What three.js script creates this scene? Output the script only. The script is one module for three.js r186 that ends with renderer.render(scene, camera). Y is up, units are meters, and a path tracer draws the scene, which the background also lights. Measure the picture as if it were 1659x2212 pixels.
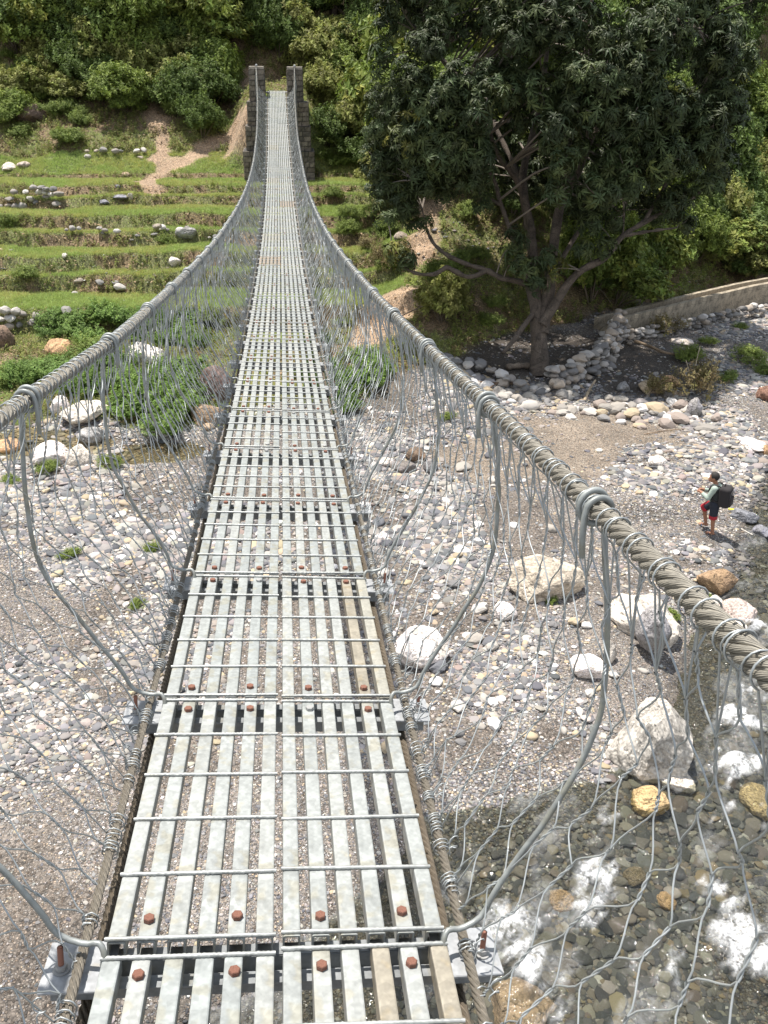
import * as THREE from 'three';
import { MarchingCubes } from 'three/addons/objects/MarchingCubes.js';
import { mergeGeometries, mergeVertices } from 'three/addons/utils/BufferGeometryUtils.js';

// ---------------------------------------------------------------- camera, sky, sun, exposure
const scene = new THREE.Scene();
const EYE = new THREE.Vector3(0, 9, 0);
const camera = new THREE.PerspectiveCamera(60.1, 768 / 1024, 0.05, 600);
const PITCH = 27 * Math.PI / 180, YAW = 6.4 * Math.PI / 180, ROLL = 0.8 * Math.PI / 180, FOC = 1912;
const CF = new THREE.Vector3(Math.sin(YAW) * Math.cos(PITCH), -Math.sin(PITCH), -Math.cos(YAW) * Math.cos(PITCH));
const cr0 = new THREE.Vector3(Math.cos(YAW), 0, Math.sin(YAW)), cu0 = cr0.clone().cross(CF);
const CR = cr0.clone().multiplyScalar(Math.cos(ROLL)).addScaledVector(cu0, Math.sin(ROLL));
const CU = cu0.clone().multiplyScalar(Math.cos(ROLL)).addScaledVector(cr0, -Math.sin(ROLL));
camera.position.copy(EYE);
camera.quaternion.setFromRotationMatrix(new THREE.Matrix4().makeBasis(CR, CU, CF.clone().negate()));
const SUN = new THREE.Vector3(-0.17, 0.86, -0.2).normalize();
{  // hazy sky with broken white cloud
  const W = 512, Hh = 256, d = new Float32Array(W * Hh * 4), h2 = (x, y) => { let h = Math.imul(x | 0, 374761393) + Math.imul(y | 0, 668265263); h = Math.imul(h ^ (h >>> 13), 1274126177); return ((h ^ (h >>> 16)) >>> 0) / 4294967296; };
  const n2 = (x, y) => { const i = Math.floor(x), j = Math.floor(y), a = x - i, b = y - j, u = a * a * (3 - 2 * a), v = b * b * (3 - 2 * b), l = (p, q, t) => p + (q - p) * t; return l(l(h2(i, j), h2(i + 1, j), u), l(h2(i, j + 1), h2(i + 1, j + 1), u), v); };
  for (let j = 0; j < Hh; j++) for (let i = 0; i < W; i++) {
    const up = ((j + 0.5) / Hh - 0.5) * Math.PI, ro = (i + 0.5) / W * 2 * Math.PI, y = Math.max(Math.sin(up), 0), k = 1.6 / (y + 0.22), cx = Math.cos(ro) * Math.cos(up) * k, cz = Math.sin(ro) * Math.cos(up) * k;
    let f = 0, a = 0.5, m = 1.3; for (let o = 0; o < 5; o++) { f += a * n2(cx * m + o * 13, cz * m + o * 7); a *= 0.5; m *= 2.1; }
    const cl = Math.min(1, Math.max(0, (f - 0.36) * 3.6)), e = Math.pow(1 - y, 3), at = (j * W + i) * 4, cloud = 0.68;
    for (let c = 0; c < 3; c++) { const clear = [0.22, 0.31, 0.48][c] * (1 - e) + [0.56, 0.59, 0.62][c] * e; d[at + c] = clear * (1 - cl) + cloud * [1, 0.995, 0.985][c] * cl; }
    d[at + 3] = 1;
  }
  const t = new THREE.DataTexture(d, W, Hh, THREE.RGBAFormat, THREE.FloatType); t.mapping = THREE.EquirectangularReflectionMapping; t.magFilter = THREE.LinearFilter; t.wrapS = THREE.RepeatWrapping; t.needsUpdate = true;
  scene.background = t; scene.environment = t;
}
const sun = new THREE.DirectionalLight(0xfff8f0, 4.8);
sun.position.copy(SUN).multiplyScalar(120);
sun.castShadow = true;
sun.shadow.radius = 1.3;
sun.shadow.mapSize.set(4096, 4096);
Object.assign(sun.shadow.camera, { left: -45, right: 45, top: 45, bottom: -45, near: 1, far: 260 });
sun.target.position.set(2, 0, -26);
sun.position.add(sun.target.position);
scene.add(sun, sun.target);
const renderer = new THREE.WebGLRenderer();
renderer.toneMapping = THREE.LinearToneMapping;
renderer.toneMappingExposure = 1.66;
renderer.shadowMap.enabled = true;

// ---------------------------------------------------------------- helpers
function rng(seed) { let a = seed >>> 0; return () => { a = (a + 0x6d2b79f5) | 0; let t = Math.imul(a ^ (a >>> 15), 1 | a); t = (t + Math.imul(t ^ (t >>> 7), 61 | t)) ^ t; return ((t ^ (t >>> 14)) >>> 0) / 4294967296; }; }
const V = (x, y, z) => new THREE.Vector3(x, y, z), clamp = (x, a, b) => Math.min(b, Math.max(a, x));
const lerp = (a, b, t) => a + (b - a) * t, ss = (a, b, x) => { const t = clamp((x - a) / (b - a), 0, 1); return t * t * (3 - 2 * t); };
const hash2 = (x, y) => { let h = Math.imul(x | 0, 374761393) + Math.imul(y | 0, 668265263); h = Math.imul(h ^ (h >>> 13), 1274126177); return ((h ^ (h >>> 16)) >>> 0) / 4294967296; };
function noise(x, y) { const ix = Math.floor(x), iy = Math.floor(y), a = x - ix, b = y - iy, u = a * a * (3 - 2 * a), v = b * b * (3 - 2 * b); return lerp(lerp(hash2(ix, iy), hash2(ix + 1, iy), u), lerp(hash2(ix, iy + 1), hash2(ix + 1, iy + 1), u), v); }
function fbm(x, y, o = 4) { let s = 0, a = 0.5, n = 0; for (let i = 0; i < o; i++) { s += a * noise(x + i * 17.3, y - i * 9.1); n += a; a *= 0.5; x *= 2.03; y *= 2.03; } return s / n; }
const names = new Map();
function numbered(n) { const k = names.get(n) ?? 0; names.set(n, k + 1); return k ? n + '_' + String(k).padStart(3, '0') : n; }
function tag(o, label, category, group, kind) { if (label) o.userData.label = label; if (category) o.userData.category = category; if (group) o.userData.group = group; if (kind) o.userData.kind = kind; return o; }
function base(name, p = [0, 0, 0], turn = 0) { const o = new THREE.Group(); o.name = numbered(name); o.position.set(...p); o.rotation.y = turn; scene.add(o); return o; }
function part(name, geo, mat, parent, top) { const m = new THREE.Mesh(geo, mat); m.name = top ? numbered(name) : partName(name, parent); (parent ?? scene).add(m); return m; }
function partName(name, parent) { const c = parent.userData.__n ??= {}; Object.defineProperty(parent.userData, '__n', { enumerable: false }); const k = c[name] ?? 0; c[name] = k + 1; return k ? name + '_' + String(k).padStart(3, '0') : name; }
const lin = (r, g, b) => new THREE.Color().setRGB(r, g, b);
const std = (c, rough = 0.85, extra = {}) => new THREE.MeshStandardMaterial({ color: c, roughness: rough, ...extra });
function tex(n, fn, srgb, ch = 4) { const d = new Uint8Array(n * n * 4); for (let y = 0; y < n; y++) for (let x = 0; x < n; x++) { const c = fn(x / n, y / n), i = (y * n + x) * 4; for (let k = 0; k < 4; k++) d[i + k] = k === 3 ? 255 : clamp(Math.round((Array.isArray(c) ? c[k] : c) * 255), 0, 255); } const t = new THREE.DataTexture(d, n, n); t.wrapS = t.wrapT = THREE.RepeatWrapping; t.magFilter = THREE.LinearFilter; t.minFilter = THREE.LinearMipmapLinearFilter; if (srgb) t.colorSpace = THREE.SRGBColorSpace; t.needsUpdate = true; return t; }
// tileable noise
function tnoise(x, y, f, s = 0) { const X = x * f, Y = y * f, ix = Math.floor(X), iy = Math.floor(Y), a = X - ix, b = Y - iy, u = a * a * (3 - 2 * a), v = b * b * (3 - 2 * b), h = (i, j) => hash2(((i % f) + f) % f + s * 131, ((j % f) + f) % f + s * 71); return lerp(lerp(h(ix, iy), h(ix + 1, iy), u), lerp(h(ix, iy + 1), h(ix + 1, iy + 1), u), v); }
function tfbm(x, y, f, o, s = 0) { let t = 0, a = 0.5, n = 0; for (let i = 0; i < o; i++) { t += a * tnoise(x, y, f, s + i); n += a; a *= 0.55; f *= 2; } return t / n; }
const rayD = (px, py) => CR.clone().multiplyScalar((px - 829.5) / FOC).addScaledVector(CU, -(py - 1106) / FOC).add(CF);
const atDepth = (px, py, z) => EYE.clone().addScaledVector(rayD(px, py), z);
const atD = (px, py, d) => { const r = rayD(px, py); return EYE.clone().addScaledVector(r, -d / r.z); };
function project(p) { const q = p.clone().sub(EYE), z = q.dot(CF); return [829.5 + FOC * q.dot(CR) / z, 1106 - FOC * q.dot(CU) / z, z]; }
function inView(x, y, z, m = 120) { const qx = x, qy = y - 9, qz = z, d = qx * CF.x + qy * CF.y + qz * CF.z; if (d < 0.3) return false; const u = (qx * CR.x + qy * CR.y + qz * CR.z) / d * FOC, v = (qx * CU.x + qy * CU.y + qz * CU.z) / d * FOC; return Math.abs(u) < 829 + m && Math.abs(v) < 1106 + m; }
function segDist(x, y, a, b) { const dx = b[0] - a[0], dy = b[1] - a[1], t = clamp(((x - a[0]) * dx + (y - a[1]) * dy) / (dx * dx + dy * dy), 0, 1); return Math.hypot(x - a[0] - t * dx, y - a[1] - t * dy); }
function polyDist(x, y, P) { let m = 1e9; for (let i = 0; i + 1 < P.length; i++) m = Math.min(m, segDist(x, y, P[i], P[i + 1])); return m; }
function inPoly(x, y, P) { let c = false; for (let i = 0, j = P.length - 1; i < P.length; j = i++) if ((P[i][1] > y) !== (P[j][1] > y) && x < (P[j][0] - P[i][0]) * (y - P[i][1]) / (P[j][1] - P[i][1]) + P[i][0]) c = !c; return c; }
const interp = (T, x) => { if (x <= T[0][0]) return T[0][1]; for (let i = 1; i < T.length; i++) if (x <= T[i][0]) return lerp(T[i - 1][1], T[i][1], (x - T[i - 1][0]) / (T[i][0] - T[i - 1][0])); return T[T.length - 1][1]; };
// a tube along points with radii; sides n, optional uv in metres
function tube(P, R, n = 6, closed = true) {
  const pos = [], nor = [], uv = [], idx = [], N = P.length; let up = null, len = 0;
  for (let i = 0; i < N; i++) {
    const t = P[Math.min(i + 1, N - 1)].clone().sub(P[Math.max(i - 1, 0)]).normalize();
    if (!up) up = Math.abs(t.y) < 0.9 ? V(0, 1, 0) : V(1, 0, 0);
    const b = up.clone().addScaledVector(t, -up.dot(t)).normalize(), c = t.clone().cross(b); up = b;
    if (i) len += P[i].distanceTo(P[i - 1]);
    const r = typeof R === 'number' ? R : Array.isArray(R) ? R[i] : R(i / (N - 1));
    for (let k = 0; k <= n; k++) { const a = k / n * Math.PI * 2, ca = Math.cos(a), sa = Math.sin(a), x = b.x * ca + c.x * sa, y = b.y * ca + c.y * sa, z = b.z * ca + c.z * sa; pos.push(P[i].x + x * r, P[i].y + y * r, P[i].z + z * r); nor.push(x, y, z); uv.push(k / n * 6.283 * r, len); }
  }
  const w = n + 1;
  for (let i = 0; i + 1 < N; i++) for (let k = 0; k < n; k++) { const a = i * w + k; idx.push(a, a + 1, a + w, a + 1, a + w + 1, a + w); }
  if (closed) for (const e of [0, N - 1]) { const c = pos.length / 3, t = e ? P[N - 1].clone().sub(P[N - 2]).normalize() : P[0].clone().sub(P[1]).normalize(); pos.push(P[e].x, P[e].y, P[e].z); nor.push(t.x, t.y, t.z); uv.push(0, 0); for (let k = 0; k < n; k++) e ? idx.push(c, e * w + k, e * w + k + 1) : idx.push(c, k + 1, k); }
  const g = new THREE.BufferGeometry();
  g.setAttribute('position', new THREE.Float32BufferAttribute(pos, 3)); g.setAttribute('normal', new THREE.Float32BufferAttribute(nor, 3)); g.setAttribute('uv', new THREE.Float32BufferAttribute(uv, 2)); g.setIndex(idx);
  return g;
}
const spline = (pts, n) => new THREE.CatmullRomCurve3(pts, false, 'centripetal').getPoints(n);
// quick collector of tubes for large nets
class Wires {
  constructor() { this.p = []; this.n = []; this.i = []; }
  add(P, r, n) {
    const N = P.length, at = this.p.length / 3; let up = null;
    for (let i = 0; i < N; i++) {
      const a = P[Math.max(i - 1, 0)], q = P[Math.min(i + 1, N - 1)]; let tx = q.x - a.x, ty = q.y - a.y, tz = q.z - a.z, l = Math.hypot(tx, ty, tz) || 1; tx /= l; ty /= l; tz /= l;
      if (!up) up = Math.abs(ty) < 0.9 ? [0, 1, 0] : [1, 0, 0];
      let d = up[0] * tx + up[1] * ty + up[2] * tz, bx = up[0] - d * tx, by = up[1] - d * ty, bz = up[2] - d * tz; l = Math.hypot(bx, by, bz) || 1; bx /= l; by /= l; bz /= l; up = [bx, by, bz];
      const cx = ty * bz - tz * by, cy = tz * bx - tx * bz, cz = tx * by - ty * bx;
      for (let k = 0; k < n; k++) { const w = k / n * 6.2832, c = Math.cos(w), s = Math.sin(w), x = bx * c + cx * s, y = by * c + cy * s, z = bz * c + cz * s; this.p.push(P[i].x + x * r, P[i].y + y * r, P[i].z + z * r); this.n.push(x, y, z); }
    }
    for (let i = 0; i + 1 < N; i++) for (let k = 0; k < n; k++) { const a = at + i * n + k, b = at + i * n + (k + 1) % n; this.i.push(a, b, a + n, b, b + n, a + n); }
  }
  geo() { const g = new THREE.BufferGeometry(); g.setAttribute('position', new THREE.Float32BufferAttribute(this.p, 3)); g.setAttribute('normal', new THREE.Float32BufferAttribute(this.n, 3)); g.setIndex(new THREE.Uint32BufferAttribute(this.i, 1)); return g; }
}

// ---------------------------------------------------------------- terrain
const SHORE = [[14, -22], [10.6, -17.2], [9.0, -14.8], [7.4, -12.6], [6.3, -11.2], [5.7, -10.0], [4.4, -9.0], [3.0, -8.75], [1.8, -8.5], [1.0, -7.6], [0.2, -6.9], [-1.8, -5.9], [-4.5, -4.4], [-12, 0]];  // left bank of the river, the water lies towards +x, +z
const WATER_Y = -0.22;
function riverIn(x, z) {  // >0 inside the water, metres from the bank
  let m = 1e9, s = 1;
  for (let i = 0; i + 1 < SHORE.length; i++) { const a = SHORE[i], b = SHORE[i + 1], d = segDist(x, z, a, b); if (d < m) { m = d; s = (b[0] - a[0]) * (z - a[1]) - (b[1] - a[1]) * (x - a[0]) < 0 ? 1 : -1; } }
  return m * s;
}
const TOE = [[-30, 30], [0, 25.5], [1.5, 25], [3, 26.5], [5, 28], [8, 30.8], [12, 33.2], [16, 35.2], [20, 37], [26, 40], [40, 46]];
const EDGE = [[31.2, 0.74], [34.0, 0.58], [35.0, 0.54], [36.9, 0.5], [37.9, 0.47], [40.2, 0.4], [41.1, 0.34], [44, 0.22]];
function leftLand(x, d) {
  const e = d + (fbm(x * 0.23 + 7, 3.1 + Math.round(d / 3.2) * 1.7 * 0, 3) - 0.5) * 2.0 + (fbm(x * 0.8, d * 0.6, 3) - 0.5) * 0.9;
  let y = ss(20, 30, e) * 0.5;
  for (const [at, up] of EDGE) y += ss(at - 0.1, at + 0.45, e) * up;
  y += Math.max(0, e - 44.5) * 0.45 + Math.max(0, e - 51) * 0.4;
  return y + (fbm(x * 0.5, d * 0.5, 3) - 0.5) * 0.3 * ss(44, 47, d);
}
function rightLand(x, d) {
  const t = interp(TOE, x) + (fbm(x * 0.35, 9.7, 2) - 0.5) * 1.2, e = d - t;
  return ss(-8, 0, e) * 0.3 + Math.max(0, e) * 0.62 + Math.max(0, e - 8) * 0.15 + (fbm(x * 0.45, d * 0.45, 4) - 0.5) * 1.0 * ss(0, 3, e);
}
function H(x, d) {
  const w = ss(2.2, 8.5, x - (d - 30) * 0.14);
  let y = lerp(leftLand(x, d), rightLand(x, d), w);
  const m = ss(2.6, 1.0, Math.abs(x + 0.15)) * ss(44.3, 45.2, d) * ss(53, 48, d);
  y = lerp(y, Math.max(y, 7.5 + Math.max(0, d - 46) * 0.2), m);
  y += (fbm(x * 0.4 + 3, d * 0.4, 3) - 0.5) * 0.32 + (fbm(x * 1.7, d * 1.7, 2) - 0.5) * 0.07;
  const r = riverIn(x, -d);
  if (r > -1.6) y -= ss(-1.6, 2.2, r) * 0.62;
  if (d < 5) y = lerp(y, y, 1);
  // shallow pool on the left and wet hollow by the boy
  const p1 = Math.hypot((x + 4.1) / 2.0, (d - 21.5) / 0.9), p2 = Math.hypot((x + 7.2) / 2.2, (d - 22.4) / 1.3);
  y -= 0.2 * ss(1.3, 0.5, p1) + 0.18 * ss(1.3, 0.5, p2);
  return y;
}
function groundAt(px, py) {
  const r = rayD(px, py), k = 1 / -r.z; let d = 3, prev = 3;
  for (; d < 90; d += 0.2) { if (EYE.y + r.y * k * d < H(r.x * k * d, d)) break; prev = d; }
  for (let i = 0, a = prev, b = d; i < 18; i++) { const m = (a + b) / 2; if (EYE.y + r.y * k * m < H(r.x * k * m, m)) b = m; else a = m; d = b; }
  return V(r.x * k * d, H(r.x * k * d, d), -d);
}
const G2 = (px, py) => { const p = groundAt(px, py); return [p.x, -p.z]; };
const trail = (L) => L.map(([a, b]) => G2(a, b));
const TRAILS = [trail([[528, 262], [500, 290], [465, 308], [430, 328], [395, 350], [350, 366], [318, 392], [330, 408]]), trail([[503, 50], [492, 85], [505, 120], [520, 160], [524, 210]]), trail([[300, 215], [330, 250], [350, 290], [345, 330], [335, 345]]), trail([[930, 440], [920, 480], [915, 530], [905, 570]]), trail([[865, 640], [835, 690], [790, 740]])];
const TRAILW = [0.6, 0.5, 0.42, 0.6, 0.8];
const trailAt = (x, d) => { let t = 0; TRAILS.forEach((P, i) => { t = Math.max(t, ss(TRAILW[i] * 1.3, TRAILW[i] * 0.4, polyDist(x, d, P) + (fbm(x * 1.3, d * 1.3, 3) - 0.5) * 1.2)); }); return t; };
const sandC = G2(1240, 935), sandD = G2(1120, 990);
const sandAt = (x, d) => ss(1.25, 0.6, Math.min(Math.hypot((x - sandC[0]) / 3.4, (d - sandC[1]) / 1.7), Math.hypot((x - sandD[0]) / 2.8, (d - sandD[1]) / 1.9)) + (fbm(x, d, 3) - 0.5) * 0.5);
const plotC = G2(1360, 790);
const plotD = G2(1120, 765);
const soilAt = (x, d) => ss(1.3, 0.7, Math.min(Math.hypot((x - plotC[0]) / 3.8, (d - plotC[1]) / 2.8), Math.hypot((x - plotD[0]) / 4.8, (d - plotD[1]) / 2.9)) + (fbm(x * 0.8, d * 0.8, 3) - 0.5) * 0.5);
// how far up the banks a point is: 0 river bed, 1 vegetated land
const bankAt = (x, d) => { const w = ss(2.2, 4.4, x - (d - 30) * 0.16), n = (fbm(x * 0.5, d * 0.5, 3) - 0.5) * 3; return lerp(ss(22.6, 24.4, d + n - ss(-2, 1.5, x) * 0.5), ss(-0.8, 0.4, d - interp(TOE, x) + n * 0.4), w); };
const treadAt = (x, d) => { if (d < 31.3 || d > 46) return 0; const e = d + (fbm(x * 0.23 + 7, 3.1 + Math.round(d / 3.2) * 1.7 * 0, 3) - 0.5) * 2.0 + (fbm(x * 0.8, d * 0.6, 3) - 0.5) * 0.9; let t = 1; for (const [a] of EDGE) t = Math.min(t, Math.max(ss(a + 0.3, a + 0.48, e), ss(a - 0.0, a - 0.2, e))); return t * (1 - ss(3, 4.6, x - (d - 30) * 0.16)); };

function worley(x, y, f, seed) { const X = x * f, Y = y * f, ix = Math.floor(X), iy = Math.floor(Y); let d1 = 9, d2 = 9, id = 0; for (let j = -1; j <= 1; j++) for (let i = -1; i <= 1; i++) { const a = ((ix + i) % f + f) % f, b = ((iy + j) % f + f) % f, px = ix + i + hash2(a + seed, b) - X, py = iy + j + hash2(a, b + seed) - Y, d = Math.hypot(px, py); if (d < d1) { d2 = d1; d1 = d; id = hash2(a * 7 + seed, b * 13); } else if (d < d2) d2 = d; } return [d1, d2 - d1, id]; }
const grainTex = tex(1024, (x, y) => { const n = tfbm(x, y, 6, 6, 1), s = tfbm(x, y, 120, 2, 9), [, e, id] = worley(x, y, 96, 5), [, e2, id2] = worley(x, y, 170, 9); const st = ss(0.03, 0.16, e) * (hash2(id * 9999, 3) < 0.55 ? 1 : 0), st2 = ss(0.04, 0.2, e2) * (id2 < 0.5 ? 1 : 0); let k = 0.56 + 0.36 * (n - 0.5) + 0.4 * (s - 0.5); k = lerp(k, 0.44 + 0.42 * hash2(id2 * 7777, 5), st2 * 0.8); k = lerp(k, 0.40 + 0.55 * id, st * 0.85); const w = (hash2(id * 555, 8) - 0.5) * 0.1 * st; return [k * (1.02 + w), k, k * (0.985 - w)]; }, true);
const grainBump = tex(1024, (x, y) => { const [d, e, id] = worley(x, y, 96, 5); return clamp(0.35 * tfbm(x, y, 60, 3, 4) + (hash2(id * 9999, 3) < 0.55 ? 0.6 * ss(0, 0.35, e) : 0.1), 0, 1); }, false);
{
  const xs = [], ds = [];
  for (let x = -70; x < 70;) { xs.push(x); x += Math.abs(x - 2) < 18 ? 0.14 : Math.abs(x - 2) < 26 ? 0.4 : 2.5; }
  for (let d = -30; d < 110;) { ds.push(d); d += d < 2 ? 1.5 : d < 44 ? 0.12 : d < 62 ? 0.2 : 2.5; }
  const W = xs.length, pos = new Float32Array(W * ds.length * 3), col = new Float32Array(W * ds.length * 3), uv = new Float32Array(W * ds.length * 2), idx = [];
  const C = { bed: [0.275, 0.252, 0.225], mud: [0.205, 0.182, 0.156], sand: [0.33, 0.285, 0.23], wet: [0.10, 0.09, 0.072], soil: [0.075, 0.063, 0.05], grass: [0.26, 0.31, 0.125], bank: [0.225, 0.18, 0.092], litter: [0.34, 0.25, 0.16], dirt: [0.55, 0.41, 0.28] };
  const mix = (a, b, t) => { a[0] += (b[0] - a[0]) * t; a[1] += (b[1] - a[1]) * t; a[2] += (b[2] - a[2]) * t; };
  ds.forEach((d, j) => xs.forEach((x, i) => {
    const k = j * W + i, y = H(x, d); pos.set([x, y, -d], k * 3); uv.set([x / 3, d / 3], k * 2);
    const c = [...C.bed], n1 = fbm(x * 0.6, d * 0.6, 4), n2 = fbm(x * 1.9 + 40, d * 1.9, 3);
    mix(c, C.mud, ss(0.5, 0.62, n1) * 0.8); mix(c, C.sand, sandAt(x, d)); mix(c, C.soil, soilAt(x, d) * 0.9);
    const b = bankAt(x, d);
    if (b > 0) { const g = [...C.bank]; mix(g, C.litter, ss(0.46, 0.62, n2) * 0.75); mix(g, C.grass, ss(0.52, 0.42, n1) * 0.7); mix(g, C.grass, treadAt(x, d) * 0.95); mix(c, g, b); }
    mix(c, C.dirt, trailAt(x, d) * b);
    const r = riverIn(x, -d); mix(c, C.wet, ss(-0.7, 0.1, r + (n2 - 0.5) * 0.6) * 0.85);
    mix(c, C.mud, 0.75 * ss(1.35, 0.9, Math.min(Math.hypot((x + 4.1) / 2.0, (d - 21.5) / 0.9), Math.hypot((x + 7.2) / 2.2, (d - 22.4) / 1.3))));
    const q = Math.hypot((x - 8.3) / 1.5, (d - 16.9) / 0.45); mix(c, C.wet, 0.7 * ss(1.3, 0.8, q + (n2 - 0.5)));
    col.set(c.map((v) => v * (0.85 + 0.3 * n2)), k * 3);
  }));
  for (let j = 0; j + 1 < ds.length; j++) for (let i = 0; i + 1 < W; i++) { const a = j * W + i; idx.push(a, a + 1, a + W, a + 1, a + W + 1, a + W); }
  const g = new THREE.BufferGeometry();
  g.setAttribute('position', new THREE.BufferAttribute(pos, 3)); g.setAttribute('color', new THREE.BufferAttribute(col, 3)); g.setAttribute('uv', new THREE.BufferAttribute(uv, 2)); g.setIndex(idx); g.computeVertexNormals();
  tag(part('ground', g, new THREE.MeshStandardMaterial({ color: lin(1.75, 1.75, 1.75), map: grainTex, vertexColors: true, roughness: 0.95, bumpMap: grainBump, bumpScale: 0.03 }), null, true), 'stony river bed rising to grassy terraces and a scrub covered hillside', 'ground', null, 'structure');
}

// ---------------------------------------------------------------- river
const flow = (x, z) => fbm(x * 2.2 + z * 0.9, z * 1.1 - x * 0.4, 4);
const RAPIDS = [[1600, 1560, 1.0], [1590, 1650, 0.8], [1640, 1500, 0.7], [1600, 2025, 0.9], [1650, 2060, 0.8], [1090, 1990, 0.75], [1130, 2080, 0.7], [1170, 2140, 0.6], [1285, 1885, 0.55], [1300, 1770, 0.4], [1560, 1960, 0.6], [1240, 1960, 0.35], [1400, 2080, 0.3], [1625, 1350, 0.6], [1590, 1740, 0.4]].map(([a, b, s]) => { const r = rayD(a, b), t = (WATER_Y - 9) / r.y; return [r.x * t, r.z * t, s]; });
const rapidAt = (x, z) => { let m = 0; for (const [a, b, s] of RAPIDS) m = Math.max(m, s * ss(0.6, 0.05, Math.hypot((x - a) * 0.8 - (z - b) * 0.4, (z - b) * 0.9 + (x - a) * 0.3))); return m; };
const waterH = (x, z) => WATER_Y + (flow(x, z) - 0.5) * 0.16 + (fbm(x * 7, z * 7, 3) - 0.5) * 0.075 + rapidAt(x, z) * (0.05 + 0.22 * (fbm(x * 5, z * 5, 3) - 0.4));
{
  const pos = [], nor = [], col = [], uv = [], idx = [], map = new Map(), st = 0.033;
  const vert = (i, j) => { const k = i * 4096 + j; if (!map.has(k)) { const x = -3 + i * st, z = -22 + j * st; map.set(k, pos.length / 3); pos.push(x, waterH(x, z), z); uv.push(x, z); const R = rapidAt(x, z), sx = x * 0.75 - z * 0.66, sz = x * 0.66 + z * 0.75, f = R * 1.25 + (fbm(sx * 1.7, sz * 5.0, 3) - 0.5) * 1.1 + (fbm(sx * 5 + 5, sz * 13, 3) - 0.5) * 0.85; col.push(1, 1, 1, Math.max(R > 0.01 ? 0.85 * ss(0.36, 1.05, f) : 0, 0.14 * ss(0.56, 0.72, fbm(sx * 1.1 + 11, sz * 2.4, 4)))); } return map.get(k); };
  for (let i = 0; i < 573; i++) for (let j = 0; j < 682; j++) { const x = -3 + (i + 0.5) * st, z = -22 + (j + 0.5) * st; if (riverIn(x, z) < -0.3 || !inView(x, WATER_Y, z, 260)) continue; const a = vert(i, j), b = vert(i + 1, j), c = vert(i, j + 1), d = vert(i + 1, j + 1); idx.push(a, c, b, b, c, d); }
  const g = new THREE.BufferGeometry();
  g.setAttribute('position', new THREE.Float32BufferAttribute(pos, 3)); g.setAttribute('uv', new THREE.Float32BufferAttribute(uv, 2)); g.setIndex(idx); g.computeVertexNormals();
  const wb = tex(512, (x, y) => 0.6 * tfbm(x, y, 8, 4, 71) + 0.4 * tfbm(x, y, 30, 3, 75), false);
  const water = new THREE.MeshPhysicalMaterial({ color: lin(0.74, 0.75, 0.68), bumpMap: wb, bumpScale: 0.03, roughness: 0.05, transmission: 1, thickness: 0, ior: 1.33 });
  tag(part('river_water', g, water, null, true), 'clear shallow river rushing over stones at the lower right', 'river', null, 'structure');
  const f = g.clone(), p = f.attributes.position; f.setAttribute('color', new THREE.Float32BufferAttribute(col, 4));
  const keep = []; for (let i = 0; i < idx.length; i += 3) if (col[idx[i] * 4 + 3] + col[idx[i + 1] * 4 + 3] + col[idx[i + 2] * 4 + 3] > 0.02) keep.push(idx[i], idx[i + 1], idx[i + 2]);
  f.setIndex(keep); for (let i = 0; i < p.count; i++) p.setY(i, p.getY(i) + 0.012 + 0.05 * col[i * 4 + 3]);
  const fa = tex(512, (x, y) => clamp(0.62 + 1.1 * (tfbm(x, y, 30, 4, 30) - 0.5) + 1.3 * (tfbm(x, y, 7, 4, 33) - 0.5), 0.06, 1), false); fa.repeat.set(1.3, 1.3);
  tag(part('white_water', f, new THREE.MeshStandardMaterial({ color: lin(0.74, 0.76, 0.77), roughness: 0.9, vertexColors: true, transparent: true, alphaMap: fa }), null, true), 'white foam of the rapids on the river', 'foam', null, 'stuff');
  const pool = new THREE.CircleGeometry(1, 40); pool.rotateX(-Math.PI / 2);
  for (const [x, d, a, b, y] of [[-4.1, 21.5, 2.3, 1.1, 0.02], [-7.2, 22.4, 2.6, 1.6, 0.05]]) { const m = part('pool_water', pool, new THREE.MeshPhysicalMaterial({ color: lin(0.78, 0.74, 0.6), roughness: 0.05, transmission: 1, ior: 1.33 }), null, true); m.position.set(x, H(x, d) + 0.09, -d); m.scale.set(a, 1, b); tag(m, 'still brown pool between the boulders on the left', 'pool', null, 'structure'); }
}

// ---------------------------------------------------------------- stones
function rockGeo(seed, detail, rough = 0.25, angular = 0) {
  const r = rng(seed), g0 = new THREE.IcosahedronGeometry(1, detail); g0.deleteAttribute('uv'); g0.deleteAttribute('normal');
  const g = mergeVertices(g0, 1e-4), p = g.attributes.position, cuts = [];
  for (let i = 0; i < 9; i++) cuts.push([V(r() - 0.5, r() - 0.5, r() - 0.5).normalize(), 0.62 + r() * 0.32]);
  const o = r() * 50, v = V(0, 0, 0);
  for (let i = 0; i < p.count; i++) {
    v.fromBufferAttribute(p, i).normalize();
    let s = 1 + (fbm(v.x * 1.5 + o, v.y * 1.5 + v.z * 1.9 + o, 3) - 0.5) * rough * 2.2;
    for (const [n, h] of cuts) { const k = v.dot(n) * s; if (k > h) s = lerp(s, s * h / k, angular); }
    if (detail > 2) s += (fbm(v.x * 7 + o, v.y * 7 + v.z * 6, 3) - 0.5) * 0.09;
    p.setXYZ(i, v.x * s, v.y * s, v.z * s);
  }
  g.computeVertexNormals(); return g;
}
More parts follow.
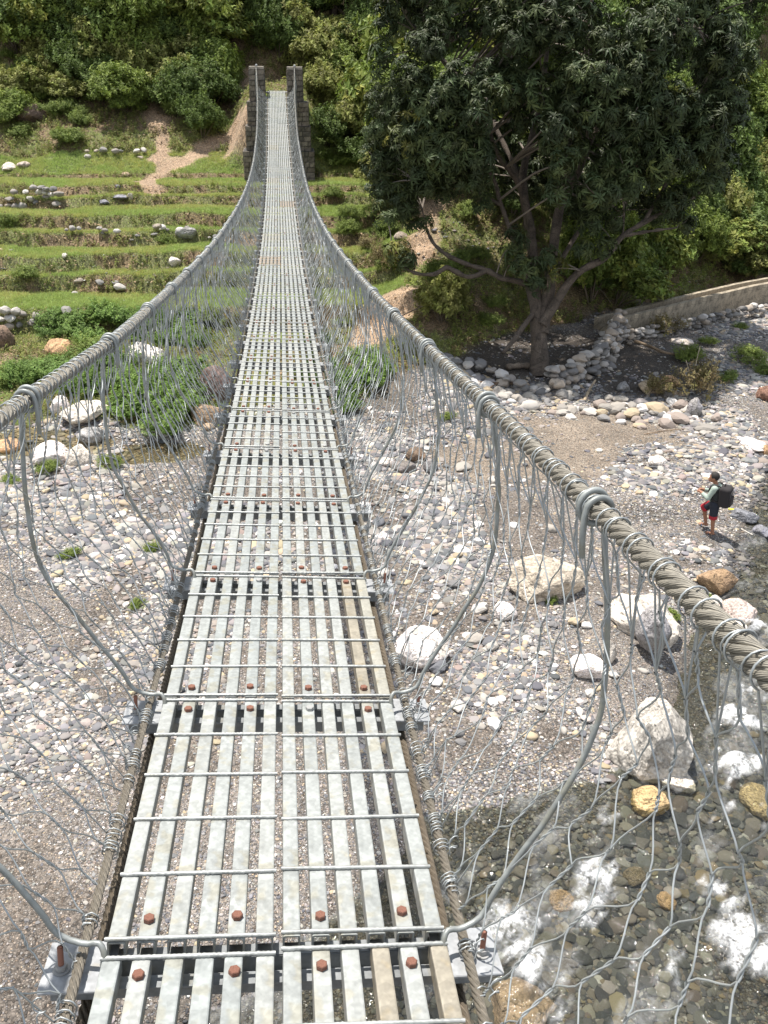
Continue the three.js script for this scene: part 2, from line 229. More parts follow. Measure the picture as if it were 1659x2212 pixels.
const rockTex = tex(512, (x, y) => { const n = tfbm(x, y, 4, 6, 51), s = tfbm(x, y, 60, 2, 55), v = 1 - Math.abs(2 * tfbm(x, y, 3, 4, 58) - 1); const k = 0.74 + 0.42 * (n - 0.5) + 0.3 * (s - 0.5) - (v > 0.93 ? 0.12 : 0); return [k * 1.02, k, k * 0.97]; }, true);
const PEB = [rockGeo(1, 1, 0.25, 0.9), rockGeo(2, 1, 0.2, 0.4), rockGeo(3, 1, 0.3, 1), rockGeo(4, 1, 0.25, 1).toNonIndexed(), rockGeo(5, 1, 0.3, 1).toNonIndexed()]; PEB[3].computeVertexNormals(); PEB[4].computeVertexNormals(); PEB[2] = PEB[2].toNonIndexed(); PEB[2].computeVertexNormals();
const STONEC = [[0.27, 0.25, 0.222], [0.33, 0.302, 0.262], [0.22, 0.212, 0.205], [0.13, 0.133, 0.143], [0.17, 0.165, 0.162], [0.47, 0.44, 0.395], [0.64, 0.615, 0.58], [0.42, 0.34, 0.23], [0.29, 0.24, 0.205], [0.095, 0.097, 0.105], [0.305, 0.275, 0.26], [0.38, 0.355, 0.315], [0.12, 0.122, 0.13], [0.155, 0.155, 0.16], [0.24, 0.235, 0.235]];
const stoneMat = std(0xffffff, 0.8);
function scatter(name, geos, mat, list, label, category, kind = 'stuff', parent) {  // list of [x,y,z, sx,sy,sz, yaw, tilt, color]
  geos.forEach((g, gi) => {
    const mine = list.filter((_, i) => i % geos.length === gi); if (!mine.length) return;
    const m = new THREE.InstancedMesh(g, mat, mine.length), M = new THREE.Matrix4(), q = new THREE.Quaternion(), e = new THREE.Euler(), c = new THREE.Color();
    mine.forEach((a, i) => { q.setFromEuler(e.set(a[7], a[6], a[9] ?? a[7] * 0.6, 'YXZ')); m.setMatrixAt(i, M.compose(V(a[0], a[1], a[2]), q, V(a[3], a[4], a[5]))); m.setColorAt(i, c.setRGB(...a[8])); });
    m.name = parent ? partName(name, parent) : numbered(name); (parent ?? scene).add(m); tag(m, label, category, null, kind);
  });
}
{
  const r = rng(77), list = [];
  const put = (x, d, s, wet) => {
    let c = STONEC[Math.floor(r() * STONEC.length)]; if (c[0] > 0.45 && r() < 0.35) c = STONEC[Math.floor(r() * 5)]; const k = (0.72 + r() * 0.36) * (wet ? 0.43 : 1); c = c.map((v) => v * k * (0.96 + r() * 0.08));
    const f = 0.24 + r() * 0.4, y = H(x, d) + s * f * 0.25; list.push([x, y, -d, s * (0.8 + r() * 0.6), s * f, s * (0.8 + r() * 0.5), r() * 6.28, (r() - 0.5) * 0.7, c]);
  };
  for (let i = 0; i < 1400000 && list.length < 260000; i++) {
    const d = 3.5 + Math.pow(r(), 0.85) * 33, x = (r() - 0.42) * (d * 1.25 + 6) + d * 0.112; if (!inView(x, 0, -d, 180)) continue;
    const b = bankAt(x, d); if (b > 0.5 && r() > 0.03) continue;
    const w = riverIn(x, -d), cl = fbm(x * 0.6, d * 0.6, 4), fine = fbm(x * 0.35 + 90, d * 0.35, 3);
    if (r() < sandAt(x, d) * 0.93 || r() < soilAt(x, d) * 0.95) continue; if (w < 0 && r() < ss(0.45, 0.6, cl) * 0.86) continue;
    const big = r(), lo = d > 15 ? 0.024 : 0.016; let s = lo * Math.pow(1 - big * 0.985, -0.42); s = Math.min(s, 0.17) * lerp(0.5, 1.4, ss(0.36, 0.62, fine)); s *= 0.78; if (w > 0) s *= 1.1 + 0.5 * ss(0.2, 1, w) * r(); if (w > -1.7 && w < 0.3 && x < 4.2) { if (s > 0.03) s *= 0.45; }
    put(x, d, s, w > -0.25);
  }
  scatter('river_pebbles', PEB, stoneMat, list, 'loose grey and tan pebbles covering the river bed', 'pebbles');
  console.log('pebbles', list.length);
}

// ---------------------------------------------------------------- the footbridge
const DW = 0.73, S_END = 44.3;
const bx = (s) => 3.6e-6 * s * s - 0.00197 * s - 0.0687, by = (s) => 9 + 1.6953e-5 * s * s * s + 0.0027566 * s * s - 0.14942 * s - 1.51628;
const bt = (s) => -4.517e-5 * s * s + 0.0038949 * s - 0.0733;
const deck = (s, a, b) => { const t = bt(s); return V(bx(s) + Math.cos(t) * a - Math.sin(t) * b, by(s) + Math.sin(t) * a + Math.cos(t) * b, -s); };
const hOut = (s, sg) => interp(sg < 0 ? [[0, 0.3], [2.3, 0.28], [3.5, 0.235], [7, 0.245], [12, 0.265], [18, 0.25], [24, 0.24], [30, 0.27], [36, 0.335], [40, 0.41], [44, 0.5]] : [[0, 0.28], [2.3, 0.27], [5, 0.232], [10, 0.207], [18, 0.2], [24, 0.22], [30, 0.24], [36, 0.3], [40, 0.365], [44, 0.46]], s);
const hUp = (s) => interp([[0, 1], [20, 1], [43.3, 1.12]], s);
const rail = (s, sg) => { const p = deck(s, sg * DW / 2, 0); p.x += sg * hOut(s, sg); p.y += hUp(s); return p; };
const CAB = 0.048;   // the deck cables run this far outside the deck edge
// side profile from the handrail (v = 0) down to the deck cable (v = 1)
const side = (s, sg, v, extra = 0) => { const a = rail(s, sg), b = deck(s, sg * (DW / 2 + CAB), -0.03), k = 1 - Math.pow(ss(0.4, 1.06, v), 1.1); const o = (a.x - b.x) * k; return V(b.x + o + sg * (0.03 * Math.sin(Math.PI * Math.min(1, v * 1.25)) * (v < 0.8 ? 1 : 1) * (1 - v) * 1.5 + extra), lerp(a.y, b.y, v), -s); };

const steelTex = tex(512, (x, y) => { const n = tfbm(x, y, 5, 5, 81), s = tfbm(x, y, 70, 2, 85), st = tfbm(x, y * 0.999, 16, 3, 88); const [, , id] = worley(x, y, 40, 3), k = 0.85 + 0.2 * (n - 0.5) + 0.14 * (s - 0.5) + 0.07 * (id - 0.5), w = ss(0.58, 0.74, st) * 0.06; return [k * (1 - w * 0.1), k * (1 - w * 0.5), k * (1 - w * 1.3)]; }, true);
const steelBump = tex(256, (x, y) => tfbm(x, y, 40, 3, 92), false);
const galv = (c, rough = 0.5) => { const m = std(c, rough, { map: steelTex, metalness: 0.15, bumpMap: steelBump, bumpScale: 0.0012 }); return m; };
const SLAT = [galv(lin(0.43, 0.455, 0.438)), galv(lin(0.40, 0.43, 0.418)), galv(lin(0.455, 0.475, 0.452)), galv(lin(0.46, 0.45, 0.385)), galv(lin(0.40, 0.365, 0.29))];
const RUSTY = galv(lin(0.38, 0.31, 0.235), 0.8), RODM = std(lin(0.50, 0.52, 0.50), 0.45, { metalness: 0.35, map: steelTex }), BEAM = std(lin(0.30, 0.32, 0.33), 0.6, { map: steelTex, metalness: 0.1 }), PLATE = std(lin(0.45, 0.47, 0.485), 0.55, { map: steelTex, metalness: 0.1 });
const RUST = std(lin(0.25, 0.115, 0.078), 0.9, { bumpMap: steelBump, bumpScale: 0.002 }), GREYNUT = std(lin(0.33, 0.33, 0.32), 0.6, { metalness: 0.3 });
const WIREM = std(lin(0.38, 0.405, 0.405), 0.45, { metalness: 0.5 }), HANGM = std(lin(0.38, 0.405, 0.39), 0.5, { metalness: 0.3, map: steelTex });

function boxUV(w, h, l, bev = 0.002) {  // bevelled bar along z with uv in metres
  const sh = new THREE.Shape(), x = w / 2 - bev, y = h / 2 - bev; sh.moveTo(-x, -y); sh.lineTo(x, -y); sh.lineTo(x, y); sh.lineTo(-x, y); sh.closePath();
  const g = new THREE.ExtrudeGeometry(sh, { depth: l - 2 * bev, bevelEnabled: true, bevelThickness: bev, bevelSize: bev, bevelSegments: 1 }); g.translate(0, 0, -l / 2 + bev);
  const p = g.attributes.position, u = g.attributes.uv; for (let i = 0; i < p.count; i++) u.setXY(i, (p.getX(i) + p.getY(i)) * 1.5, p.getZ(i) * 1.5); return g;
}
const setUV = (g, du, dv) => { g = g.clone(); const u = g.attributes.uv; for (let i = 0; i < u.count; i++) u.setXY(i, u.getX(i) + du, u.getY(i) + dv); return g; };
function channel(w, h, l, t = 0.004) {  // U section open below
  const sh = new THREE.Shape(); const x = w / 2, b = 0.004; sh.moveTo(-x, -h); sh.lineTo(-x, -b); sh.quadraticCurveTo(-x, 0, -x + b, 0); sh.lineTo(x - b, 0); sh.quadraticCurveTo(x, 0, x, -b); sh.lineTo(x, -h); sh.lineTo(x - t, -h); sh.lineTo(x - t, -t); sh.lineTo(-x + t, -t); sh.lineTo(-x + t, -h); sh.closePath();
  const g = new THREE.ExtrudeGeometry(sh, { depth: l, bevelEnabled: false, curveSegments: 2 }); g.translate(0, 0, -l / 2);
  const p = g.attributes.position, u = g.attributes.uv; for (let i = 0; i < p.count; i++) u.setXY(i, (p.getX(i) + p.getY(i)) * 1.5, p.getZ(i) * 1.5); return g;
}
const bridge = base('footbridge');
tag(bridge, 'long galvanised steel footbridge with slatted deck, cable handrails and wire netting sides', 'footbridge');
{
  const r = rng(5), SW = 0.0385, GAP = 0.0248, PW = 0.355, JO = 0.3;
  const slatGeos = Array.from({ length: 5 }, () => setUV(channel(SW, 0.042, 0.982), r() * 7, r() * 7));
  // ribbed welded rod
  const rodGeo = (() => { const P = [], R = []; for (let i = 0; i <= 70; i++) { P.push(V(-PW / 2 - 0.004 + i / 70 * (PW + 0.008), (r() - 0.5) * 0.0012, 0)); R.push(0.0047 + (i % 2) * 0.0007); } return tube(P, R, 8); })(), rodLow = tube([V(-PW / 2, 0, 0), V(PW / 2, 0, 0)], 0.005, 5);
  const boltGeo = (() => { const g = new THREE.CylinderGeometry(0.0128, 0.0128, 0.0085, 6).translate(0, 0.00425, 0), d = new THREE.CylinderGeometry(0.0108, 0.0128, 0.0016, 6).translate(0, 0.0093, 0); return mergeGeometries([g.toNonIndexed(), d.toNonIndexed()].map((q) => { q.computeVertexNormals(); return q; })); })();
  const M = new THREE.Matrix4();
  for (let k = -2; k < 44; k++) for (const sg of [-1, 1]) {
    const s0 = k + JO, sm = s0 + 0.5, far = k > 12;
    const P = new THREE.Group(), dz = (r() - 0.5) * 0.016, off = sg * (DW / 2 - PW / 2), lift = (r() - 0.5) * 0.007;
    P.name = partName('deck_panel', bridge); bridge.add(P);
    const c = deck(sm, off, lift), a = deck(sm - 0.5, off, 0), b = deck(sm + 0.5, off, 0), zax = a.clone().sub(b).normalize(), x0 = V(Math.cos(bt(sm) + (r() - 0.5) * 0.01), Math.sin(bt(sm)), (r() - 0.5) * 0.012).normalize(), yax = zax.clone().cross(x0).normalize(), xax = yax.clone().cross(zax);
    P.quaternion.setFromRotationMatrix(M.makeBasis(xax, yax, zax)); P.position.copy(c); P.position.z += dz;
    const tone = sg > 0 && k === 0 ? 2 : Math.floor(r() * 3), rusty = (sg > 0 && k === 23) || (sg < 0 && k === 15), dirty = (sg > 0 && (k === 9 || k === 2)) || (sg < 0 && (k === 18 || k === 33 || k === 27));
    const geos = [];
    for (let i = 0; i < 6; i++) {
      const x = -PW / 2 + SW / 2 + i * (SW + GAP) + (r() - 0.5) * 0.003;
      let m = SLAT[(tone + (r() < 0.4 ? 1 : 0)) % 3]; if (dirty && r() < 0.6) m = SLAT[3 + Math.floor(r() * 2)]; if (sg > 0 && k === 0 && (i === 3 || i === 5)) m = SLAT[4]; if (rusty) m = RUSTY;
      const rot = (r() - 0.5) * 0.006;
      if (!far) { const o = part('slat', slatGeos[Math.floor(r() * 5)], m, P); o.position.set(x, (r() - 0.5) * 0.002, 0); o.rotation.y = rot; }
      else geos.push(setUV(boxUV(SW, 0.045, 0.97, 0.003), r() * 7, r() * 7).translate(x, -0.0225, 0));
      if (k < 10 && (i === 1 || i === 4)) for (const e of [-1, 1]) { if (r() < 0.05) continue; const o = part('bolt', boltGeo, r() < 0.86 ? RUST : GREYNUT, P); o.position.set(x + (r() - 0.5) * 0.008, 0.001, e * 0.435 + (r() - 0.5) * 0.01); o.rotation.y = r() * 3; }
      else if (k < 30 && (i === 1 || i === 4)) for (const e of [-1, 1]) { const o = part('bolt', boltGeo, r() < 0.5 ? RUST : GREYNUT, P); o.position.set(x, 0.001, e * 0.435); }
    }
    if (far) { const g = mergeGeometries(geos); const fs = part('slat', g, rusty ? RUSTY : dirty ? SLAT[3] : SLAT[tone], P); tag(fs, null, null, null, 'stuff'); }
    const rg = [];
    for (let i = 0; i < 6; i++) {
      const z = (sg < 0 && k === 0 ? 0.494 : sg < 0 && k === 1 ? 0.486 : 0.483) - i * 0.1932 * (sg < 0 && k < 2 ? 1.01 : 1) + (i && i < 5 ? (r() - 0.5) * 0.012 : 0);
      if (!far) { const o = part('rod', rodGeo, RODM, P); o.position.set(0, 0.0035, z); o.rotation.y = (r() - 0.5) * 0.02; o.rotation.x = r() * 6; } else rg.push(rodLow.clone().translate(0, 0.003, z));
    }
    if (far) tag(part('rod', mergeGeometries(rg), RODM, P), null, null, null, 'stuff');
  }
  // cross beams at every joint
  const bg = (() => { const L = DW + 0.22, g = []; for (const z of [-0.038, 0.038]) { const a = boxUV(0.006, 0.05, L, 0.001); a.rotateY(Math.PI / 2).translate(0, -0.082, z + Math.sign(z) * -0.014); const b = boxUV(0.032, 0.005, L, 0.001); b.rotateY(Math.PI / 2).translate(0, -0.0555, z); g.push(a, b); } const m = boxUV(0.04, 0.006, DW, 0.001); m.rotateY(Math.PI / 2).translate(0, -0.102, 0); return mergeGeometries([...g, m]); })();
  const plateG = boxUV(0.145, 0.008, 0.135, 0.002), thread = (() => { const P = [], R = []; for (let i = 0; i <= 30; i++) { P.push(V(0, i / 30 * 0.062, 0)); R.push(0.0058 + (i % 2) * 0.0008); } return tube(P, R, 8); })();
  const nut = mergeGeometries([new THREE.CylinderGeometry(0.0125, 0.0125, 0.011, 6).translate(0, 0.010, 0), new THREE.CylinderGeometry(0.0175, 0.0175, 0.003, 18).translate(0, 0.002, 0)]);
  for (let k = -1; k <= 44; k++) {
    const s = k + JO - 0.0, B = new THREE.Group(); B.name = partName('cross_beam', bridge); bridge.add(B);
    B.position.copy(deck(s, 0, 0)); B.rotation.z = bt(s); B.rotation.x = Math.atan2(by(s + 0.5) - by(s - 0.5), 1); B.rotation.y = (r() - 0.5) * 0.02;
    part('beam_rail', bg, BEAM, B);
    for (const sg of [-1, 1]) {
      const p = part('cover_plate', plateG, PLATE, B); p.position.set(sg * (DW / 2 + 0.052), -0.046, 0); p.rotation.y = (r() - 0.5) * 0.06;
      if (k < 14) { const q = part('threaded_bolt', thread, RUST, B); q.position.set(sg * (DW / 2 + 0.088), -0.042, 0.01); const n = part('nut', nut, GREYNUT, B); n.position.copy(q.position); n.rotation.y = r() * 3; }
    }
  }
  // cables laid from six strands
  const ropeBump = tex(128, (x) => { const a = Math.abs(((x * 1) % 1) - 0.5) * 2; return Math.sqrt(Math.max(0, 1 - a * a)); }, false);
  const ropeDirt = tex(256, (x, y) => { const n = tfbm(x, y, 4, 5, 31), k = 0.72 + 0.5 * (n - 0.5); return [k * 1.04, k, k * 0.93]; }, true);
  const ropeMat = (c) => { const b = ropeBump.clone(); const m = std(c, 0.6, { metalness: 0.25, bumpMap: b, bumpScale: 0.0022, map: ropeDirt }); b.repeat.set(1, 0); b.matrixAutoUpdate = false; b.matrix.set(1, 1.6, 0, 0, 1, 0, 0, 0, 1); return m; };
  function rope(at, s0, s1, R, pitch, steps) {
    const pos = [], uv = [], idx = []; let ring = 0, len = 0, last = null, n = 0;
    const S = []; for (let s = s0; s < s1;) { S.push(s); s += steps(s); } S.push(s1);
    const q = 7, w = 6 * q + 1;
    for (const s of S) {
      const p = at(s), t = at(s + 0.02).sub(at(s - 0.02)).normalize(), b = V(0, 1, 0).addScaledVector(t, -t.y).normalize(), c = t.clone().cross(b); if (last) len += p.distanceTo(last); last = p;
      for (let k = 0; k < w; k++) { const l = (k % q) / q - 0.5, phi = l * Math.PI / 3, a = k / (6 * q) * 6.28319 + len / pitch * 6.28319; const rs = R / 3, rc = 2 * R / 3; const rad = Math.max(0.62 * R, rc * Math.cos(phi) + Math.sqrt(Math.max(0, rs * rs * 1.02 - (rc * Math.sin(phi)) ** 2))); const x = Math.cos(a) * rad, y = Math.sin(a) * rad; pos.push(p.x + b.x * x + c.x * y, p.y + b.y * x + c.y * y, p.z + b.z * x + c.z * y); uv.push(k / q * 6, len / (R * 3)); }
      if (n++) for (let k = 0; k + 1 < w; k++) { const a = (n - 2) * w + k; idx.push(a, a + 1, a + w, a + 1, a + w + 1, a + w); }
    }
    const g = new THREE.BufferGeometry(); g.setAttribute('position', new THREE.Float32BufferAttribute(pos, 3)); g.setAttribute('uv', new THREE.Float32BufferAttribute(uv, 2)); g.setIndex(idx); g.computeVertexNormals(); return g;
  }
  const near = (f) => (s) => (s < 7 ? 0.011 * f : s < 14 ? 0.03 : 0.12);
  const RAILC = ropeMat(lin(0.485, 0.495, 0.485)), UPPER = ropeMat(lin(0.40, 0.39, 0.365)), LOWER = ropeMat(lin(0.28, 0.25, 0.21));
  for (const sg of [-1, 1]) {
    part('handrail_cable', rope((s) => rail(s, sg), -0.6, 43.6, 0.0205, -0.21, near(1)), RAILC, bridge);
    part('deck_cable', rope((s) => deck(s, sg * (DW / 2 + CAB), -0.018), -1.2, S_END, 0.0115, -0.13, near(0.8)), UPPER, bridge);
    part('deck_cable', rope((s) => deck(s, sg * (DW / 2 + CAB - 0.012), -0.125), -1.2, S_END, 0.015, -0.16, near(0.9)), LOWER, bridge);
  }
  // hangers: a rod looped twice round the handrail and hooked into the cover plate
  for (let k = 0; k <= 42; k++) for (const sg of [-1, 1]) {
    const sB = k + JO, hi = k < 13, lean = (k === 1 ? 0.15 : 0.07) + (r() - 0.5) * 0.05, c0 = (v) => side(sB + lean * (1 - v) * 1, sg, v, 0.012 + 0.012 * Math.sin(v * 3.14)), P = [];
    const e = deck(sB, sg * (DW / 2 + 0.012), 0), R = 0.0285;
    P.push(V(e.x - sg * 0.012, e.y - 0.012, -sB + 0.03), V(e.x - sg * 0.016, e.y + 0.012, -sB + 0.02), V(e.x - sg * 0.005, e.y + 0.026, -sB + 0.005), V(e.x + sg * 0.025, e.y + 0.022, -sB));
    const top = rail(sB + lean, sg), n = hi ? 16 : 7;
    for (let i = n; i >= 1; i--) { const v = 0.05 + 0.88 * i / n, q = c0(v); q.x += (r() - 0.5) * 0.006; q.z += (r() - 0.5) * 0.006; P.push(q); }
    const turns = 1.45, m = hi ? 22 : 9;   // round the cable, starting on its outer side
    for (let i = 0; i <= m; i++) { const a = -0.2 + i / m * turns * 6.283; P.push(V(top.x + sg * Math.cos(a) * R, top.y + Math.sin(a) * R * 1.1, top.z - 0.016 + i / m * 0.05 )); }
    { const q = P[P.length - 1]; P.push(V(q.x - sg * 0.006, q.y - 0.05, q.z + 0.01), V(q.x - sg * 0.002, q.y - 0.1, q.z + 0.012)); }
    part('hanger', tube(spline(P, hi ? 110 : 36), 0.0066, hi ? 8 : 5), HANGM, bridge);
  }
  // the netting: twisted hexagonal wire mesh, the wires wrapped over the handrail and tied to the deck cable
  for (const sg of [-1, 1]) {
    const W = new Wires(), q = rng(sg + 40), PI2 = 6.2832, pitch = 0.056, n0 = Math.round((0.25) / pitch), n1 = Math.round(43.2 / pitch), rows = 4, rh = 1 / (rows - 0.1), tl = 0.36;
    const J = new Map(), node = (i, j2, e) => { const key = (i * 40 + j2) * 2 + e; if (!J.has(key)) { const v = clamp(0.055 + j2 * rh / 2 + (e ? tl * rh / 2 : 0) + (q() - 0.5) * 0.035, 0.03, 0.985), s = i * pitch + (q() - 0.5) * 0.024 + 0.10 * (fbm(i * 0.05, v * 2 + sg * 9, 2) - 0.5) * ss(0, 0.6, v) + v * (sg > 0 ? -0.15 : 0.09); const p = side(s, sg, v); p.x += (q() - 0.5) * 0.022 + 0.12 * (fbm(i * 0.045, v * 2.2 + 50 + sg, 3) - 0.5) * Math.sin(Math.PI * v); J.set(key, p); } return J.get(key); };
    for (let i = n0; i <= n1; i++) {
      const s = i * pitch, close = s < 7, mid = s < 16, rad = close ? 0.00185 : 0.0019, sides = close ? 5 : mid ? 4 : 3;
      for (let j2 = i & 1; j2 * rh / 2 < 0.95; j2 += 2) {
        const a = node(i, j2, 0), b = node(i, j2, 1);
        if (close) for (const ph of [0, Math.PI]) { const P = []; for (let t = 0; t <= 10; t++) { const u = t / 10, an = ph + u * PI2 * 1.25, k = 0.0021 * (1 - (2 * u - 1) ** 6 * 0.0); P.push(V(lerp(a.x, b.x, u) + Math.cos(an) * k, lerp(a.y, b.y, u), lerp(a.z, b.z, u) + Math.sin(an) * k)); } W.add(P, rad, sides); }
        else W.add([a, b], rad * 1.5, sides);
        for (const di of [-1, 1]) {
          const jn = j2 + 1; if (jn * rh / 2 > 0.96 || i + di < n0 || i + di > n1) continue;
          const c = node(i + di, jn, 0), P = [], N = close ? 5 : mid ? 3 : 2, sw = (q() - 0.5) * 0.014, sx = (q() - 0.5) * 0.012;
          for (let t = 0; t <= N; t++) { const u = t / N, e = ss(0, 1, u), bow = Math.sin(u * Math.PI); P.push(V(lerp(b.x, c.x, u) + sx * bow, lerp(b.y, c.y, u), lerp(b.z, c.z, e) + sw * bow)); }
          W.add(P, rad, sides);
        }
        if (j2 < 2) {   // wrap over the handrail
          const hp = rail(-a.z, sg), P = [], N = close ? 12 : 6, R = 0.0245; P.push(a); for (let t = 0; t <= N; t++) { const an = -0.7 + t / N * 4.9; P.push(V(hp.x + sg * Math.cos(an) * R, hp.y + Math.sin(an) * R, hp.z + (t / N - 0.5) * 0.018)); } P.push(node(i, j2, 0)); W.add(P, rad, sides);
        }
        if ((j2 + 2) * rh / 2 >= 0.95) {  // tie at the foot with loose coils
          const d0 = deck(-b.z, sg * (DW / 2 + CAB), -0.018), P = [b]; const N = close ? 26 : 5, R = 0.0145 + q() * 0.006, tn = close ? 1.5 + q() * 2 : 1; for (let t = 0; t <= N; t++) { const an = t / N * PI2 * tn; P.push(V(d0.x + sg * Math.cos(an) * R, d0.y + Math.sin(an) * R, d0.z + (t / N - 0.5) * 0.03 + (q() - 0.5) * 0.004)); }
          if (q() < 0.55) W.add(P, rad, sides);
          if (s < 12 && q() < 0.55) { const Q = [], o = lerp(0.2, 0.8, q()); for (let t = 0; t <= 14; t++) { const an = t / 14 * PI2 * (1.5 + q() * 0.2), u = lerp(o, 0.9, t / 14 * 0.4), cr = 0.008 + q() * 0.004; Q.push(V(lerp(b.x, d0.x, u) + Math.cos(an) * cr, lerp(b.y, d0.y, u) + Math.sin(an) * cr, lerp(b.z, d0.z, u) + (t / 14 - 0.5) * 0.03)); } W.add(Q, rad * 0.9, sides); }
        }
      }
    }
    tag(part('wire_netting', W.geo(), WIREM, bridge), null, null, null, 'stuff');
    // binding wire round the handrail cable
    const BW = new Wires(); for (let s = 0.4; s < 30; s += 0.055) { const P = [], N = s < 10 ? 14 : 7, R = 0.0222; for (let t = 0; t <= N; t++) { const an = t / N * PI2, p = rail(s + t / N * 0.012, sg); P.push(V(p.x + Math.cos(an) * R, p.y + Math.sin(an) * R, p.z)); } if (q() < 0.35) BW.add(P, 0.0017, 4); }
    tag(part('binding_wire', BW.geo(), WIREM, bridge), null, null, null, 'stuff');
  }
}

// ---------------------------------------------------------------- stone pylons at the far end
const STMAT = [[0.15, 0.135, 0.12], [0.185, 0.168, 0.148], [0.12, 0.11, 0.10], [0.23, 0.205, 0.18], [0.165, 0.142, 0.12]].map((c) => std(lin(...c.map((v) => v * 1.6)), 0.9, { map: rockTex }));
function cutStone(seed) { const r = rng(seed), g0 = new THREE.BoxGeometry(1, 1, 1, 2, 2, 2); g0.deleteAttribute('uv'); g0.deleteAttribute('normal'); const g = mergeVertices(g0), p = g.attributes.position, uv = []; for (let i = 0; i < p.count; i++) { const v = V(p.getX(i), p.getY(i), p.getZ(i)), m = v.length(), k = 1 - 0.13 * Math.max(0, m - 0.6); p.setXYZ(i, v.x * k + (r() - 0.5) * 0.07, v.y * k + (r() - 0.5) * 0.07, v.z * k + (r() - 0.5) * 0.1); uv.push(v.x * 0.6 + v.z * 0.4 + seed * 0.13, v.y * 0.5 + seed * 0.31); } g.setAttribute('uv', new THREE.Float32BufferAttribute(uv, 2)); const f = g.toNonIndexed(); f.computeVertexNormals(); return f; }
const CUT = [11, 12, 13, 14, 15].map(cutStone), MORTAR = std(lin(0.06, 0.057, 0.052), 0.95);
const grassM = new THREE.MeshPhysicalMaterial({ color: 0xffffff, roughness: 0.75, transmission: 0.3, thickness: 0, vertexColors: true });
function pylon(label, tiers, capX, seed) {
  const P = base('stone_pylon', [0, 0, 0]), r = rng(seed); tag(P, label, 'stone pylon');
  tiers.forEach(([x0, x1, y0, y1, zf, zb], ti) => {
    const T = new THREE.Group(); T.name = partName('tier', P); P.add(T);
    part('core', new THREE.BoxGeometry(x1 - x0 - 0.07, y1 - y0 - 0.005, zf - zb - 0.07).translate((x0 + x1) / 2, (y0 + y1) / 2, (zf + zb) / 2), MORTAR, T);
    const put = (x, y, z, w, h, dp, side) => { const o = part('stone', CUT[Math.floor(r() * 5)], STMAT[Math.floor(r() * 5)], T); o.position.set(x, y, z); o.scale.set(side ? dp : w - 0.018, h - 0.016, side ? w - 0.018 : dp); o.rotation.set(0, (r() - 0.5) * 0.05, (r() < 0.5 ? Math.PI : 0) + (r() - 0.5) * 0.03); };
    const n = Math.max(2, Math.round((y1 - y0) / 0.21)), h = (y1 - y0) / n;
    for (let k = 0; k < n; k++) {
      const y = y0 + (k + 0.5) * h;
      for (let x = x0; x < x1 - 0.01;) { let w = 0.16 + r() * 0.2; if (x1 - x - w < 0.12) w = x1 - x; put(x + w / 2, y, zf - 0.07 + (r() - 0.5) * 0.03, w, h, 0.2); x += w; }
      for (const e of [0, 1]) for (let z = zb; z < zf - 0.18;) { let w = 0.22 + r() * 0.22; if (zf - 0.17 - z - w < 0.12) w = zf - 0.17 - z; put(e ? x1 - 0.07 : x0 + 0.07, y, z + w / 2, w, h, 0.18, true); z += w; }
    }
  });
  const top = tiers[0][3], g = boxUV(capX[1] - capX[0], 0.12, 1.05, 0.012); g.translate((capX[0] + capX[1]) / 2, top + 0.06, -43.75);
  part('cap', g, std(lin(0.6, 0.56, 0.50), 0.9, { map: rockTex }), P);
  const sd = tube(spline([V((capX[0] + capX[1]) / 2, top + 0.125, -43.3), V((capX[0] + capX[1]) / 2, top + 0.16, -43.7), V((capX[0] + capX[1]) / 2, top + 0.10, -44.3)], 10), 0.05, 8); part('saddle', sd, BEAM, P);
}
pylon('left stone pylon with stepped tiers at the far end of the footbridge', [[-1.33, -0.66, 7.34, 8.61, -43.2, -44.4], [-1.47, -0.62, 6.36, 7.34, -43.1, -44.6], [-1.58, -0.6, 5.34, 6.36, -43.0, -44.8], [-1.74, -0.58, 4.0, 5.34, -42.85, -45]], [-1.31, -0.67], 301);
pylon('right stone pylon with stepped tiers at the far end of the footbridge', [[0.33, 1.01, 7.34, 8.61, -43.2, -44.4], [0.3, 1.23, 6.36, 7.34, -43.1, -44.6], [0.28, 1.29, 5.34, 6.36, -43.0, -44.8], [0.26, 1.43, 4.0, 5.34, -42.85, -45]], [0.34, 1.0], 302);

// ---------------------------------------------------------------- boulders and stone heaps
function bigRock(seed, detail, rough, ang) {
  const g = rockGeo(seed, detail, rough, ang).toNonIndexed(), p = g.attributes.position, uv = [], A = V(0, 0, 0), B = V(0, 0, 0), C = V(0, 0, 0);
  for (let i = 0; i < p.count; i += 3) { A.fromBufferAttribute(p, i); B.fromBufferAttribute(p, i + 1); C.fromBufferAttribute(p, i + 2); const n = B.clone().sub(A).cross(C.clone().sub(A)), x = Math.abs(n.x), y = Math.abs(n.y), z = Math.abs(n.z); for (const q of [A, B, C]) x > y && x > z ? uv.push(q.z * 0.42 + 0.3, q.y * 0.42) : y > z ? uv.push(q.x * 0.42, q.z * 0.42 + 0.6) : uv.push(q.x * 0.42 + 0.7, q.y * 0.42 + 0.2); }
  g.setAttribute('uv', new THREE.Float32BufferAttribute(uv, 2)); return g;
}
const rockBump = tex(512, (x, y) => clamp(0.6 * tfbm(x, y, 8, 5, 61) + 0.5 * (1 - Math.pow(1 - tfbm(x, y, 30, 2, 66), 3)) - 0.1, 0, 1), false);
